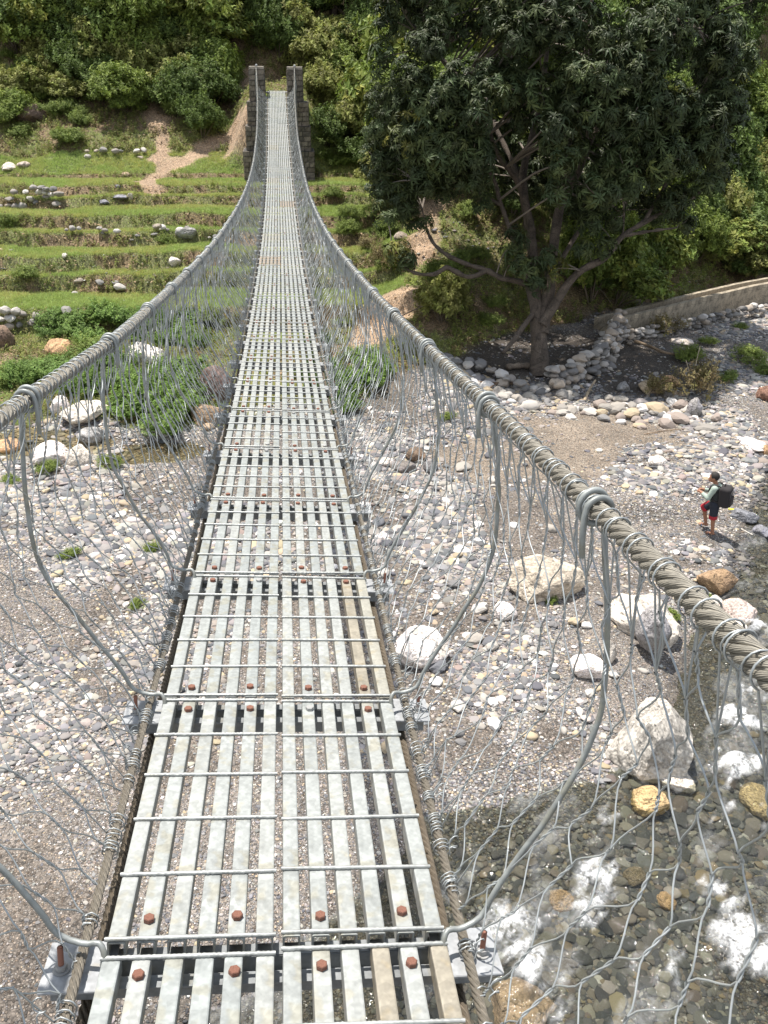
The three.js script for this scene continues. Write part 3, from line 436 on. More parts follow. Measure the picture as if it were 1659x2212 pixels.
const bandTex = tex(512, (x, y) => { const w = tfbm(x, y, 4, 4, 151), b = tnoise(0.3, y + 0.12 * w, 22, 8) * 0.6 + tnoise(0.7, y + 0.18 * w, 9, 12) * 0.4, c = 1 - Math.abs(2 * tfbm(x, y, 4, 5, 158) - 1), s = tfbm(x, y, 70, 2, 155), k = 0.74 + 0.34 * (b - 0.5) + 0.3 * (w - 0.5) + 0.22 * (s - 0.5) - (c > 0.955 ? 0.22 : 0); return [k * 1.03, k, k * (0.93 + 0.1 * w)]; }, true);
let rk = 0;
const rockM = (c, extra) => std(lin(...c.map((v) => v * 1.75)), 0.88, { map: rk++ % 2 ? rockTex : bandTex, bumpMap: rockBump, bumpScale: 0.05, ...extra });
const WHITE = [0.74, 0.715, 0.69], PALE = [0.62, 0.585, 0.535], GREY = [0.33, 0.335, 0.34], TAN = [0.46, 0.37, 0.26], BROWN = [0.20, 0.145, 0.105], ORANGE = [0.50, 0.33, 0.19], SLATE = [0.22, 0.235, 0.27], PINK = [0.56, 0.48, 0.45];
let bseed = 500;
const CWORD = (c) => (c[0] > 0.6 ? 'white' : c[0] > 0.45 ? 'cream' : c[0] - c[2] > 0.15 ? 'golden tan' : c[0] < 0.15 ? 'dark slate' : c[0] - c[2] > 0.055 ? 'brownish' : c[0] > 0.31 ? 'pale grey' : 'grey');
function boulder(px, py, w, h, color, label, o = {}) {
  const seed = bseed++, up = o.up ?? 0.38; let foot, sx, sy, off = h * 0.25;
  for (let i = 0; i < 6; i++) { foot = groundAt(px, py + off); const z = project(foot)[2]; sx = w / 2 * z / FOC * 1.04; sy = Math.min(sx * 1.6, sx * (h / w) * (o.tall ?? 0.95)); off = clamp(off + py - project(V(foot.x, foot.y + sy * up, foot.z))[1], -h, h); }
  const sz = sx * (o.deep ?? 0.85);
  const m = part(o.name ?? 'boulder', bigRock(o.seed ?? seed, w > 70 ? 15 : 8, o.rough ?? 0.24, o.ang ?? 0.75), rockM(color), null, true);
  if (o.taper) { const p = m.geometry.attributes.position; for (let i = 0; i < p.count; i++) { const k = 1 - o.taper * clamp(p.getY(i) + 0.3, 0, 1.3); p.setX(i, p.getX(i) * k - o.taper * 0.25 * p.getY(i)); p.setZ(i, p.getZ(i) * k); } m.geometry.computeVertexNormals(); }
  m.position.set(foot.x, foot.y + sy * up, foot.z); if (o.near) m.position.lerp(EYE, o.near / foot.distanceTo(EYE)); m.scale.set(sx, sy, sz); m.rotation.set(o.rx ?? 0, o.turn ?? seed * 1.7, o.rz ?? 0); tag(m, label, o.cat ?? 'boulder', o.group); return m;
}
boulder(905, 1405, 128, 96, WHITE, 'white angular boulder on the gravel just right of the walkway', { turn: 0.4 });
boulder(1172, 1255, 155, 105, [0.5, 0.45, 0.38], 'large tan boulder with a flat top and brown right side on the gravel', { turn: 0.2, ang: 0.95, seed: 905 });
boulder(1088, 1322, 54, 44, WHITE, 'small bright white rock left of the large tan boulder');
boulder(1386, 1335, 150, 100, PALE, 'wide pale cream boulder behind the grey rock on the gravel', { turn: 2.2, ang: 0.6 });
boulder(1408, 1356, 78, 100, GREY, 'grey rounded rock leaning on the wide pale cream boulder', { tall: 1.1, near: 0.6 });
boulder(1311, 1412, 44, 72, PALE, 'cream upright rock below the wide pale boulder');
boulder(1268, 1443, 78, 52, WHITE, 'bright white block of rock below the large tan boulder', { ang: 0.95 });
boulder(1402, 1598, 225, 235, [0.50, 0.485, 0.455], 'largest pitted grey boulder at the edge of the rapids', { ang: 0.95, tall: 0.95, seed: 917, turn: 0.25, deep: 0.9, taper: 0.5 });
boulder(1547, 1257, 88, 66, [0.30, 0.215, 0.13], 'brown boulder on the river bank below the walking boy', { turn: 0.3 });
boulder(1592, 1325, 88, 66, PINK, 'pinkish white boulder at the water edge near the right', { ang: 0.5 });
boulder(1580, 1362, 76, 40, WHITE, 'flat white rock in front of the pinkish boulder in the stream');
boulder(1545, 1300, 36, 26, WHITE, 'small white rock between the brown and the pinkish boulders', { name: 'rock' });
boulder(1402, 1733, 84, 66, [0.50, 0.38, 0.20], 'golden boulder standing in the shallow water below the pitted boulder', { up: 0.5, ang: 0.5 });
boulder(1640, 1733, 90, 60, [0.46, 0.37, 0.23], 'wet tan boulder in the rapids at the right edge', { up: 0.5 });
boulder(1120, 2190, 150, 90, [0.36, 0.28, 0.21], 'submerged brown boulder in the river beside the near cross beam', { up: 0.2 });
boulder(1455, 1682, 92, 40, PALE, 'flat pale slab at the water edge below the pitted boulder', { foot: 0.1 });
boulder(1370, 1895, 50, 40, [0.2, 0.17, 0.12], 'dark round boulder under water in the middle of the river', { up: 0.2, ang: 0.2 });
boulder(1210, 1945, 60, 40, [0.42, 0.3, 0.2], 'orange brown rock under water left of the middle of the river', { up: 0.1, ang: 0.3 });
boulder(1440, 1950, 54, 40, [0.42, 0.3, 0.18], 'tan rock under water near the foam', { up: 0.1 });
boulder(1606, 1116, 58, 34, SLATE, 'blue grey slate boulder right of the walking boy', { ang: 1 });
boulder(1643, 1150, 46, 30, SLATE, 'smaller blue grey slate rock at the right edge', { ang: 1 });
boulder(1418, 999, 46, 26, WHITE, 'white rock alone on the flat gravel above the walking boy');
boulder(1622, 963, 72, 24, WHITE, 'long flat white rock on the gravel near the right edge');
boulder(1653, 975, 30, 30, ORANGE, 'orange rock at the right edge beside the long flat white rock');
boulder(1497, 886, 34, 46, GREY, 'grey upright boulder at the right end of the stone row', { tall: 1.1, ang: 0.3 });
boulder(1410, 836, 60, 26, TAN, 'tan flat rock on the bank below the dry brush', {});
boulder(1447, 826, 46, 26, ORANGE, 'orange tinted flat rock beside the dry brush', {});
boulder(1652, 852, 40, 40, [0.26, 0.15, 0.11], 'reddish brown boulder at the right edge beyond the gravel', { turn: 1 });
boulder(1475, 738, 52, 14, PALE, 'flat pale rock beside the green shrub on the right bank');
boulder(1345, 838, 34, 26, GREY, 'grey rock in the shade at the foot of the stone ridge');
boulder(828, 1157, 42, 22, WHITE, 'thin white rock on the gravel right of the walkway', { tall: 0.6 });
boulder(900, 985, 52, 38, BROWN, 'brown rock at the foot of the bank right of the walkway');
boulder(870, 1010, 60, 30, [0.2, 0.19, 0.18], 'dark flat rock below the brown rock right of the walkway', {});
boulder(930, 1010, 44, 28, [0.18, 0.18, 0.19], 'dark grey rock beside the brown rock at the foot of the bank', {});
boulder(832, 1000, 40, 24, PALE, 'pale rock beside the dark flat rock right of the walkway', {});
// left of the bridge
boulder(128, 757, 66, 52, ORANGE, 'orange boulder among the green weeds on the left', { ang: 0.6 });
boulder(4, 738, 50, 84, BROWN, 'dark brown boulder at the left edge among the weeds', { ang: 0.5 });
boulder(318, 768, 88, 60, WHITE, 'white streaked boulder among the weeds left of the walkway', { ang: 0.9 });
boulder(395, 780, 30, 24, PALE, 'small pale rounded rock in the weeds beside the white streaked boulder');
boulder(185, 890, 116, 44, [0.58, 0.55, 0.50], 'long white layered boulder above the pool', { ang: 1, rz: 0.1 });
boulder(130, 880, 40, 52, WHITE, 'white upright rock left of the layered boulder', {});
boulder(200, 942, 62, 50, GREY, 'grey pointed boulder beside the pool', { ang: 0.8, rz: -0.2 });
boulder(112, 985, 96, 62, WHITE, 'large white boulder in front of the grey pointed boulder', { ang: 0.8 });
boulder(170, 990, 60, 60, PALE, 'pale boulder touching the large white boulder near the pool', { ang: 0.7 });
boulder(22, 965, 64, 34, ORANGE, 'orange flat boulder at the left edge behind the handrail', { ang: 0.4 });
boulder(283, 882, 36, 34, PALE, 'round cream rock below the weeds beside the pool', { ang: 0.2 });
boulder(470, 835, 92, 128, [0.185, 0.135, 0.12], 'large purplish brown boulder left of the walkway', { ang: 0.7, tall: 0.85 });
boulder(448, 900, 74, 62, [0.34, 0.25, 0.17], 'tan brown boulder in front of the large purplish one', { ang: 0.7 });
boulder(452, 922, 30, 20, TAN, 'small tan rock in front of the tan brown boulder', {});
boulder(405, 503, 46, 30, GREY, 'grey boulder on the terrace bank left of the bridge', {});
boulder(68, 250, 72, 46, [0.17, 0.125, 0.10], 'big dark brown boulder on the hillside at the upper left', { ang: 0.8 });
boulder(40, 250, 30, 18, [0.2, 0.18, 0.15], 'small flat stones heaped beside the dark brown hillside boulder');
boulder(262, 425, 40, 13, SLATE, 'dark slate slab lying on the terrace', { ang: 1 });
boulder(283, 424, 14, 16, PALE, 'small white stone beside the dark slate slab on the terrace', {});
boulder(224, 436, 26, 10, SLATE, 'thin slate slab left of the dark slab on the terrace', { ang: 1 });
boulder(272, 378, 20, 14, TAN, 'tan stone on the upper terrace bank by the trail', {});
boulder(255, 403, 14, 10, SLATE, 'small slate stone on the terrace bank by the trail', {});
boulder(20, 362, 40, 20, PALE, 'pale stone at the left end of the top terrace', {});
boulder(52, 356, 28, 16, [0.45, 0.4, 0.35], 'tan grey stone beside the pale one on the top terrace', {});
boulder(400, 606, 30, 22, [0.46, 0.4, 0.37], 'pinkish stone on the second terrace bank', {});
boulder(378, 565, 26, 24, WHITE, 'white stone high on the second terrace bank', {});
boulder(140, 552, 14, 12, WHITE, 'small white stone on the second terrace', {});
boulder(865, 512, 30, 22, [0.35, 0.31, 0.26], 'flat stone on the eroded bank right of the bridge', {});

const WALLM = [[0.30, 0.28, 0.255], [0.22, 0.21, 0.195], [0.40, 0.375, 0.34], [0.165, 0.16, 0.155], [0.34, 0.29, 0.235], [0.5, 0.475, 0.44], [0.26, 0.235, 0.21]].map((c) => std(lin(...c), 0.9));
const RUBBLE = [21, 22, 23, 24, 25, 26].map((s) => { let g = rockGeo(s, 2, 0.28, s % 2 ? 0.75 : 1); if (s % 3) { g = g.toNonIndexed(); g.computeVertexNormals(); } return g; });
function rubbleWall(label, px, height, size, width, seed, thin = 1, name = 'dry_stone_wall') {   // stones piled in rough courses along a ground line
  const L = px.map(([a, b]) => groundAt(a, b)), Wl = base(name, [0, 0, 0]), r = rng(seed); tag(Wl, label, 'stone wall');
  let n = 0; const C = new THREE.CatmullRomCurve3(L), len = C.getLength();
  for (let row = 0; row * size * 0.72 < height; row++) for (let t = 0; t < len; t += size * (0.85 + r() * 0.5)) {
    if (r() > thin) continue; const u = t / len, p = C.getPointAt(u), q = C.getTangentAt(u), h = height * (0.75 + 0.5 * fbm(t * 0.7, seed, 2)); if (row * size * 0.72 > h) continue;
    for (let k = 0; k < (width > 0.5 ? 2 : 1); k++) {
      const off = (r() - 0.5) * width * (1 - row * size * 0.6 / Math.max(height, 0.1)), x = p.x + q.z * off, z = p.z - q.x * off, s = size * 0.5 * (0.65 + r() * 0.75), o = part('stone', RUBBLE[Math.floor(r() * 6)], WALLM[Math.floor(r() * 7)], Wl);
      o.position.set(x, H(x, -z) + row * size * 0.66 + s * 0.35, z); o.scale.set(s * (0.9 + r() * 0.5), s * (0.55 + r() * 0.3), s * (0.8 + r() * 0.4)); o.rotation.set((r() - 0.5) * 0.5, r() * 6.28, (r() - 0.5) * 0.5); if (++n > 290) return Wl;
    }
  }
  return Wl;
}
rubbleWall('low dry stone wall along the foot of the lowest terrace on the left', [[-20, 716], [60, 706], [150, 704], [255, 712]], 0.6, 0.3, 0.25, 61, 0.85);
rubbleWall('heap of pale stones on the terrace at the left edge', [[0, 440], [60, 437], [135, 432]], 0.5, 0.32, 0.4, 62, 0.8, 'stone_heap');
rubbleWall('scattered stones in the bank of the second terrace on the left', [[160, 628], [230, 618], [285, 632], [320, 612]], 0.4, 0.28, 0.5, 63, 0.35, 'stone_heap');
rubbleWall('row of small stones in the bank of the third terrace', [[130, 512], [200, 506], [280, 512], [380, 508], [470, 520]], 0.25, 0.24, 0.5, 64, 0.45, 'stone_heap');
rubbleWall('rough stones below the hill slope on the upper left terraces', [[190, 340], [260, 338], [330, 336]], 0.3, 0.3, 0.4, 65, 0.5, 'stone_heap');
rubbleWall('dry stone wall of river cobbles under the concrete channel on the right', [[1352, 742], [1440, 722], [1540, 702], [1700, 672]], 0.55, 0.27, 0.3, 66);
rubbleWall('ridge of piled river stones running from the channel end past the big tree', [[1338, 712], [1322, 745], [1292, 790], [1235, 825], [1180, 845]], 0.75, 0.3, 0.9, 67);
rubbleWall('rubble spilling from the foot of the stone ridge towards the bank', [[1270, 812], [1190, 850], [1120, 845], [1050, 812], [985, 800]], 0.3, 0.34, 0.9, 68, 0.8, 'stone_heap');
{  // the row of rounded stones, each a thing
  const r = rng(69); let first = null;
  const path = [[985, 800], [1060, 838], [1140, 868], [1220, 885], [1310, 893], [1400, 898], [1480, 912], [1560, 905]].map(([a, b]) => groundAt(a, b)), C = new THREE.CatmullRomCurve3(path);
  for (let i = 0; i < 105; i++) {
    const u = r(), p = C.getPointAt(u), off = (r() - 0.5) * (0.6 + 2.6 * r()), x = p.x + off * 0.3, z = p.z + off, s = 0.10 + 0.17 * r() * r() + 0.05 * r();
    const c = STONEC[[0, 1, 2, 4, 5, 6, 7, 8, 10, 11][Math.floor(r() * 10)]], o = part('bank_stone', RUBBLE[Math.floor(r() * 6)], std(lin(...c.map((v) => v * 0.95)), 0.85), null, true);
    o.position.set(x, H(x, -z) + s * 0.25, z); o.scale.set(s * (1 + r() * 0.5), s * (0.6 + r() * 0.3), s * (0.85 + r() * 0.3)); o.rotation.set((r() - 0.5) * 0.4, r() * 6.28, (r() - 0.5) * 0.4);
    tag(o, CWORD(c) + ' rounded stone in the loose row along the bank below the big tree', 'stone', 'stones in the row along the bank');
  }
  for (let i = 0; i < 100; i++) {  // larger loose cobbles on the gravel
    const px = 700 + r() * 950, py = 1000 + r() * 640, p = groundAt(px, py); if (riverIn(p.x, p.z) > -0.2) continue; const s = 0.06 + 0.14 * r() * r();
    const c = STONEC[[3, 5, 6, 6, 11, 7, 1, 4][Math.floor(r() * 8)]], o = part('cobble', RUBBLE[Math.floor(r() * 6)], std(lin(...c), 0.85), null, true);
    o.position.set(p.x, p.y + s * 0.25, p.z); o.scale.set(s * (1 + r() * 0.5), s * (0.5 + r() * 0.35), s * (0.85 + r() * 0.3)); o.rotation.set((r() - 0.5) * 0.4, r() * 6.28, (r() - 0.5) * 0.4);
    tag(o, CWORD(c) + ' loose cobble larger than the gravel round it on the right river bed', 'stone', 'loose cobbles on the right river bed');
  }
}
// ---------------------------------------------------------------- concrete irrigation channel
{
  const L = [[1322, 722], [1420, 702], [1520, 684], [1620, 664], [1760, 640]].map(([a, b]) => groundAt(a, b)), y0 = L[0].y + 0.14, Ch = base('concrete_channel'), M = std(lin(0.55, 0.49, 0.385), 0.9, { map: rockTex });
  tag(Ch, 'concrete irrigation channel along the foot of the bushes on the right', 'channel');
  const wall = (off, th, yb, yt, name) => {
    const pos = [], uv = [], idx = []; L.forEach((p, i) => { const t = L[Math.min(i + 1, L.length - 1)].clone().sub(L[Math.max(i - 1, 0)]).setY(0).normalize(), n = V(t.z, 0, -t.x), y = y0 + i * 0.1; for (const [o, h] of [[off, yb], [off, yt], [off + th, yt], [off + th, yb]]) { pos.push(p.x + n.x * o, y + h, p.z + n.z * o); uv.push(i * 4.1, h + o); } });
    for (let i = 0; i + 1 < L.length; i++) for (let k = 0; k < 4; k++) { const a = i * 4 + k, b = i * 4 + (k + 1) % 4; idx.push(a, b, a + 4, b, b + 4, a + 4); }
    idx.push(0, 2, 1, 0, 3, 2); const e = (L.length - 1) * 4; idx.push(e, e + 1, e + 2, e, e + 2, e + 3);
    let g = new THREE.BufferGeometry(); g.setAttribute('position', new THREE.Float32BufferAttribute(pos, 3)); g.setAttribute('uv', new THREE.Float32BufferAttribute(uv, 2)); g.setIndex(idx); g = g.toNonIndexed(); g.computeVertexNormals(); part(name, g, M, Ch);
  };
  wall(0, 0.2, -0.5, 0.36, 'channel_wall'); wall(0.75, 0.18, -0.4, 0.3, 'channel_wall'); wall(0.2, 0.55, -0.3, 0.02, 'channel_floor');
}

// ---------------------------------------------------------------- foliage
function leafInto(A, o, dir, nrm, L, Wd, droop, col, seg = 1) {
  const s = dir.clone().cross(nrm).normalize(), n = s.clone().cross(dir).normalize(), P = [];
  const pt = (u, w, lift) => V(o.x, o.y, o.z).addScaledVector(dir, u * L).addScaledVector(s, w * Wd).addScaledVector(n, lift).add(V(0, -droop * L * u * u, 0));
  const tri = (...q) => { const e = q[1].clone().sub(q[0]).cross(q[2].clone().sub(q[0])).normalize(); for (const v of q) { A.p.push(v.x, v.y, v.z); A.n.push(e.x, e.y, e.z); A.c.push(...col); } };
  if (seg === 1) { const a = pt(0, 0, 0), t = pt(1, 0, 0), l = pt(0.45, -0.5, 0.12 * Wd), r = pt(0.45, 0.5, 0.12 * Wd); tri(a, r, t); tri(a, t, l); }
  else { const a = pt(0, 0, 0), t = pt(1, 0, 0), c = pt(0.5, 0, 0), l = pt(0.4, -0.5, 0.15 * Wd), r = pt(0.4, 0.5, 0.15 * Wd), l2 = pt(0.75, -0.32, 0.12 * Wd), r2 = pt(0.75, 0.32, 0.12 * Wd); tri(a, r, c); tri(a, c, l); tri(c, r, r2); tri(c, r2, t); tri(c, t, l2); tri(c, l2, l); }
}
const leafGeo = (A) => { const g = new THREE.BufferGeometry(); g.setAttribute('position', new THREE.Float32BufferAttribute(A.p, 3)); g.setAttribute('normal', new THREE.Float32BufferAttribute(A.n, 3)); g.setAttribute('color', new THREE.Float32BufferAttribute(A.c, 3)); return g; };
const unit = (r) => { const z = r() * 2 - 1, a = r() * 6.2832, q = Math.sqrt(1 - z * z); return V(q * Math.cos(a), z, q * Math.sin(a)); };
function spraySmall(seed, L, Wd, n) { const r = rng(seed), A = { p: [], n: [], c: [] }; for (let i = 0; i < n; i++) { const u = i / n, y = u * 0.34, a = i * 2.4 + r(), d = V(Math.cos(a), 0.25 + r() * 0.7, Math.sin(a)).normalize(), k = 0.72 + r() * 0.5; leafInto(A, V((r() - 0.5) * 0.1, y, (r() - 0.5) * 0.1), d, V(d.x * -0.3, 1, d.z * -0.3).add(unit(r).multiplyScalar(0.35)), L * (0.7 + r() * 0.6), Wd * (0.8 + r() * 0.4), 0.25, [k, k, k * (0.8 + r() * 0.3)]); } return leafGeo(A); }
function sprayWhorl(seed, n, L) { const r = rng(seed), A = { p: [], n: [], c: [] }; for (let i = 0; i < n; i++) { const a = i * 2.4 + r() * 0.5, e = 0.15 + 0.75 * r(), d = V(Math.cos(a) * Math.cos(e), Math.sin(e) - 0.35, Math.sin(a) * Math.cos(e)).normalize(), k = 0.75 + r() * 0.5; leafInto(A, V(0, i / n * 0.08, 0), d, V(0, 1, 0).add(unit(r).multiplyScalar(0.25)), L * (0.75 + r() * 0.45), L * 0.23, 0.55, [k, k, k], 2); } return leafGeo(A); }
function tuft(seed, n, h) { const r = rng(seed), A = { p: [], n: [], c: [] }; for (let i = 0; i < n; i++) { const a = r() * 6.28, d = V(Math.cos(a) * 0.45, 1, Math.sin(a) * 0.45).normalize(), k = 0.75 + r() * 0.5; leafInto(A, V((r() - 0.5) * 0.12, 0, (r() - 0.5) * 0.12), d, V(Math.cos(a), 0.4, Math.sin(a)), h * (0.6 + r() * 0.7), 0.012, 0.2, [k * (0.9 + r() * 0.3), k, k * 0.8]); } return leafGeo(A); }
const leafMat = (t, rough = 0.6) => new THREE.MeshPhysicalMaterial({ color: 0xffffff, roughness: rough, transmission: t, thickness: 0, vertexColors: true, specularIntensity: 0.4 });
const LEAF = leafMat(0.42, 0.78), MANGO = leafMat(0.2, 0.5), GRASS = leafMat(0.35, 0.8), BARK = std(lin(0.17, 0.135, 0.105), 0.95, { map: rockTex }), TWIG = std(lin(0.13, 0.1, 0.07), 0.95);
const SPR = [spraySmall(1, 0.085, 0.045, 18), spraySmall(2, 0.11, 0.06, 15), spraySmall(3, 0.15, 0.075, 12)], WH = [sprayWhorl(4, 12, 0.23), sprayWhorl(5, 10, 0.25)];
const YUP = V(0, 1, 0);
function instances(name, geo, mat, list, parent) {   // list of [position, direction, scale, color]
  const m = new THREE.InstancedMesh(geo, mat, list.length), M = new THREE.Matrix4(), q = new THREE.Quaternion(), t = new THREE.Quaternion(), c = new THREE.Color();
  list.forEach(([p, d, s, k, tw], i) => { q.setFromUnitVectors(YUP, d); t.setFromAxisAngle(YUP, tw); q.multiply(t); m.setMatrixAt(i, M.compose(p, q, V(s, s, s))); m.setColorAt(i, c.setRGB(...k)); });
  m.name = parent ? partName(name, parent) : numbered(name); (parent ?? scene).add(m); m.userData.kind = 'stuff'; return m;
}
function shrubProto(seed, { R, Hh, n, spr, col, col2, stem = 6, lean = 0, sc = 1.1 }) {
  const r = rng(seed), g = new THREE.Group(), list = [], blobs = [], st = [];
  for (let i = 0; i < 11; i++) { const a = r() * 6.28, q = Math.sqrt(r()) * R * 0.8; blobs.push([V(Math.cos(a) * q, Hh * (0.2 + 0.72 * r() * (1.15 - 0.5 * q / R)), Math.sin(a) * q), R * (0.2 + r() * 0.26)]); }
  for (let i = 0; i < n; i++) { const [c, br] = blobs[Math.floor(r() * 11)], d = unit(r); d.y = Math.abs(d.y) * 1.0 - 0.25 * r(); d.normalize(); const p = c.clone().addScaledVector(d, br * (0.4 + 0.6 * Math.sqrt(r()) + (r() < 0.2 ? r() * 0.7 : 0))); if (p.y < 0.02) continue; const m = r() * r(), k = 0.75 + r() * 0.5; list.push([p, d.add(V(0, 0.7, 0)).add(unit(r).multiplyScalar(0.35)).normalize(), sc * (0.75 + r() * 0.6), col.map((v, j) => lerp(v, col2[j], m) * k), r() * 6.28]); }
  const f = instances('foliage', SPR[spr], LEAF, list, g);
  for (let i = 0; i < stem; i++) { const c = blobs[i % 11][0]; st.push(tube(spline([V((r() - 0.5) * 0.1, -0.1, (r() - 0.5) * 0.1), c.clone().multiplyScalar(0.5).add(V((r() - 0.5) * 0.15, 0, (r() - 0.5) * 0.15)), c.clone().addScaledVector(c.clone().normalize(), 0.15)], 6), (u) => 0.02 * R * (1 - 0.7 * u), 5)); }
  part('stem', mergeGeometries(st), TWIG, g); return g;
}
const GREEN = [0.19, 0.26, 0.055], LIME = [0.32, 0.38, 0.085], DEEP = [0.125, 0.185, 0.048], OLIVE = [0.25, 0.25, 0.08], YELL = [0.36, 0.34, 0.07], DRY = [0.26, 0.20, 0.10];
const PROTO = {
  low: [0, 1].map((i) => shrubProto(200 + i, { R: 0.62, Hh: 0.62, n: 260, spr: 0, col: GREEN, col2: LIME, sc: 0.85 })),
  weed: [0, 1, 2].map((i) => shrubProto(210 + i, { R: 0.66, Hh: 0.72, n: 340, spr: i === 1 ? 1 : 0, col: [0.17, 0.28, 0.065], col2: [0.27, 0.38, 0.09], sc: 0.8 })),
  bush: [0, 1, 2].map((i) => shrubProto(220 + i, { R: 1.15, Hh: 1.5, n: 620, spr: i === 2 ? 2 : 1, col: [GREEN, DEEP, OLIVE][i], col2: [LIME, GREEN, LIME][i] })),
  big: [0, 1, 2].map((i) => shrubProto(230 + i, { R: 1.8, Hh: 2.7, n: 1000, spr: i === 0 ? 1 : 2, col: [GREEN, DEEP, GREEN][i], col2: [LIME, GREEN, YELL][i], sc: 1.35 })),
  dry: [0, 1].map((i) => shrubProto(240 + i, { R: 0.8, Hh: 0.8, n: 150, spr: 0, col: DRY, col2: OLIVE })),
};
const PWORD = { low: ['rounded low', 'loose low'], weed: ['fresh green', 'broad leaved', 'pale tipped'], bush: ['mid green', 'deep green', 'olive'], big: ['tall mid green', 'tall deep green', 'tall yellow tinged'], dry: ['dry brown', 'dry olive'] };
function plant(kind, name, x, d, s, seed, label, cat, group, lift = -0.05) { const r = rng(seed), a = PROTO[kind], vi = Math.floor(r() * a.length), o = a[vi].clone(); if (group) label = PWORD[kind][vi] + ' ' + label; o.name = numbered(name); scene.add(o); o.position.set(x, H(x, d) + lift, -d); o.rotation.y = r() * 6.28; o.scale.set(s * (0.85 + r() * 0.3), s * (kind === 'weed' || kind === 'low' ? 0.6 + r() * 0.35 : 0.72 + r() * 0.7), s * (0.85 + r() * 0.3)); return tag(o, label, cat, group); }
const inD = (P) => { const r = rng(P.length * 7 + Math.round(P[0][0])); let x0 = 1e9, x1 = -1e9, y0 = 1e9, y1 = -1e9; for (const [a, b] of P) { x0 = Math.min(x0, a); x1 = Math.max(x1, a); y0 = Math.min(y0, b); y1 = Math.max(y1, b); } return () => { for (let i = 0; i < 60; i++) { const a = lerp(x0, x1, r()), b = lerp(y0, y1, r()); if (inPoly(a, b, P)) return [a, b, r]; } return [P[0][0], P[0][1], r]; }; };
let ps = 1000;
const CLEAR = [[128, 757, 62, 46], [4, 738, 50, 70], [318, 768, 62, 44], [395, 780, 26, 22], [470, 835, 60, 80]];
function fill(P, n, kinds, name, s0, s1, label, group, cat = 'shrub') { const f = inD(P); for (let i = 0; i < n; i++) { const [a, b, r] = f(), p = groundAt(a, b), d = -p.z; if (trailAt(p.x, d) > 0.35 || (name === 'weed_bush' && CLEAR.some(([u, v, w, h]) => Math.abs(a - u) < w && b - v > -h * 0.5 && b - v < h * 1.15))) continue; plant(kinds[Math.floor(r() * kinds.length)], name, p.x, d, lerp(s0, s1, r()), ps++, label, cat, group); } }
// weeds on the flat below the lowest terrace
fill([[0, 760], [120, 700], [330, 690], [480, 700], [440, 800], [400, 930], [300, 935], [250, 860], [60, 835], [0, 850]], 100, ['weed', 'weed', 'weed', 'low'], 'weed_bush', 0.55, 1.1, 'weed bush on the flat left of the bridge below the lowest terrace', 'weed bushes left of the bridge');
fill([[655, 760], [720, 720], [830, 800], [800, 880], [735, 895], [690, 850]], 12, ['weed'], 'weed_bush', 0.6, 1.0, 'weed bush right of the bridge at the foot of the bank', 'weed bushes right of the bridge');
// the hillside left of and behind the pylons
fill([[180, 160], [330, 120], [520, 170], [520, 235], [470, 290], [390, 320], [300, 280], [230, 220]], 42, ['bush', 'bush', 'low'], 'shrub', 0.8, 1.35, 'shrub on the slope left of the stone pylons', 'shrubs on the slope left of the pylons');
fill([[0, 130], [180, 130], [250, 250], [210, 320], [60, 310], [0, 330]], 34, ['low', 'low', 'bush'], 'shrub', 0.6, 1.1, 'shrub on the open grassy slope at the upper left', 'shrubs on the open slope at the upper left');
fill([[0, 0], [540, 0], [520, 130], [330, 150], [180, 170], [0, 140]], 62, ['bush', 'big'], 'shrub', 0.85, 1.4, 'shrub in the thicket along the top left of the hillside', 'shrubs in the thicket at the top left');
fill([[560, 0], [830, 0], [830, 130], [660, 190], [655, 145], [620, 140], [570, 140]], 40, ['bush', 'bush', 'dry'], 'shrub', 0.8, 1.3, 'shrub on the steep slope behind the stone pylons', 'shrubs on the slope behind the pylons');
fill([[665, 190], [800, 130], [830, 320], [790, 380], [690, 340], [680, 250]], 34, ['bush', 'low'], 'shrub', 0.7, 1.15, 'shrub on the slope right of the stone pylons', 'shrubs on the slope right of the pylons');
fill([[690, 400], [830, 430], [860, 620], [800, 560], [720, 480]], 14, ['low', 'dry'], 'shrub', 0.5, 0.9, 'shrub on the eroded bank right of the bridge', 'shrubs on the eroded bank right of the bridge');
// behind and under the big tree
fill([[860, 380], [1100, 300], [1130, 700], [1000, 760], [900, 720], [850, 600]], 17, ['bush', 'low', 'low'], 'shrub', 0.6, 1.05, 'shaded shrub on the slope left of the big tree trunk', 'shaded shrubs left of the big tree');
fill([[1220, 420], [1659, 380], [1659, 610], [1330, 660], [1240, 700]], 62, ['bush', 'big'], 'shrub', 0.7, 1.15, 'leafy bush on the bank above the concrete channel', 'bushes above the concrete channel');
fill([[830, 0], [1659, 0], [1659, 380], [1200, 420], [850, 380]], 80, ['bush', 'big', 'big'], 'shrub', 0.9, 1.35, 'bush on the hillside behind the big tree', 'bushes on the hillside behind the big tree');
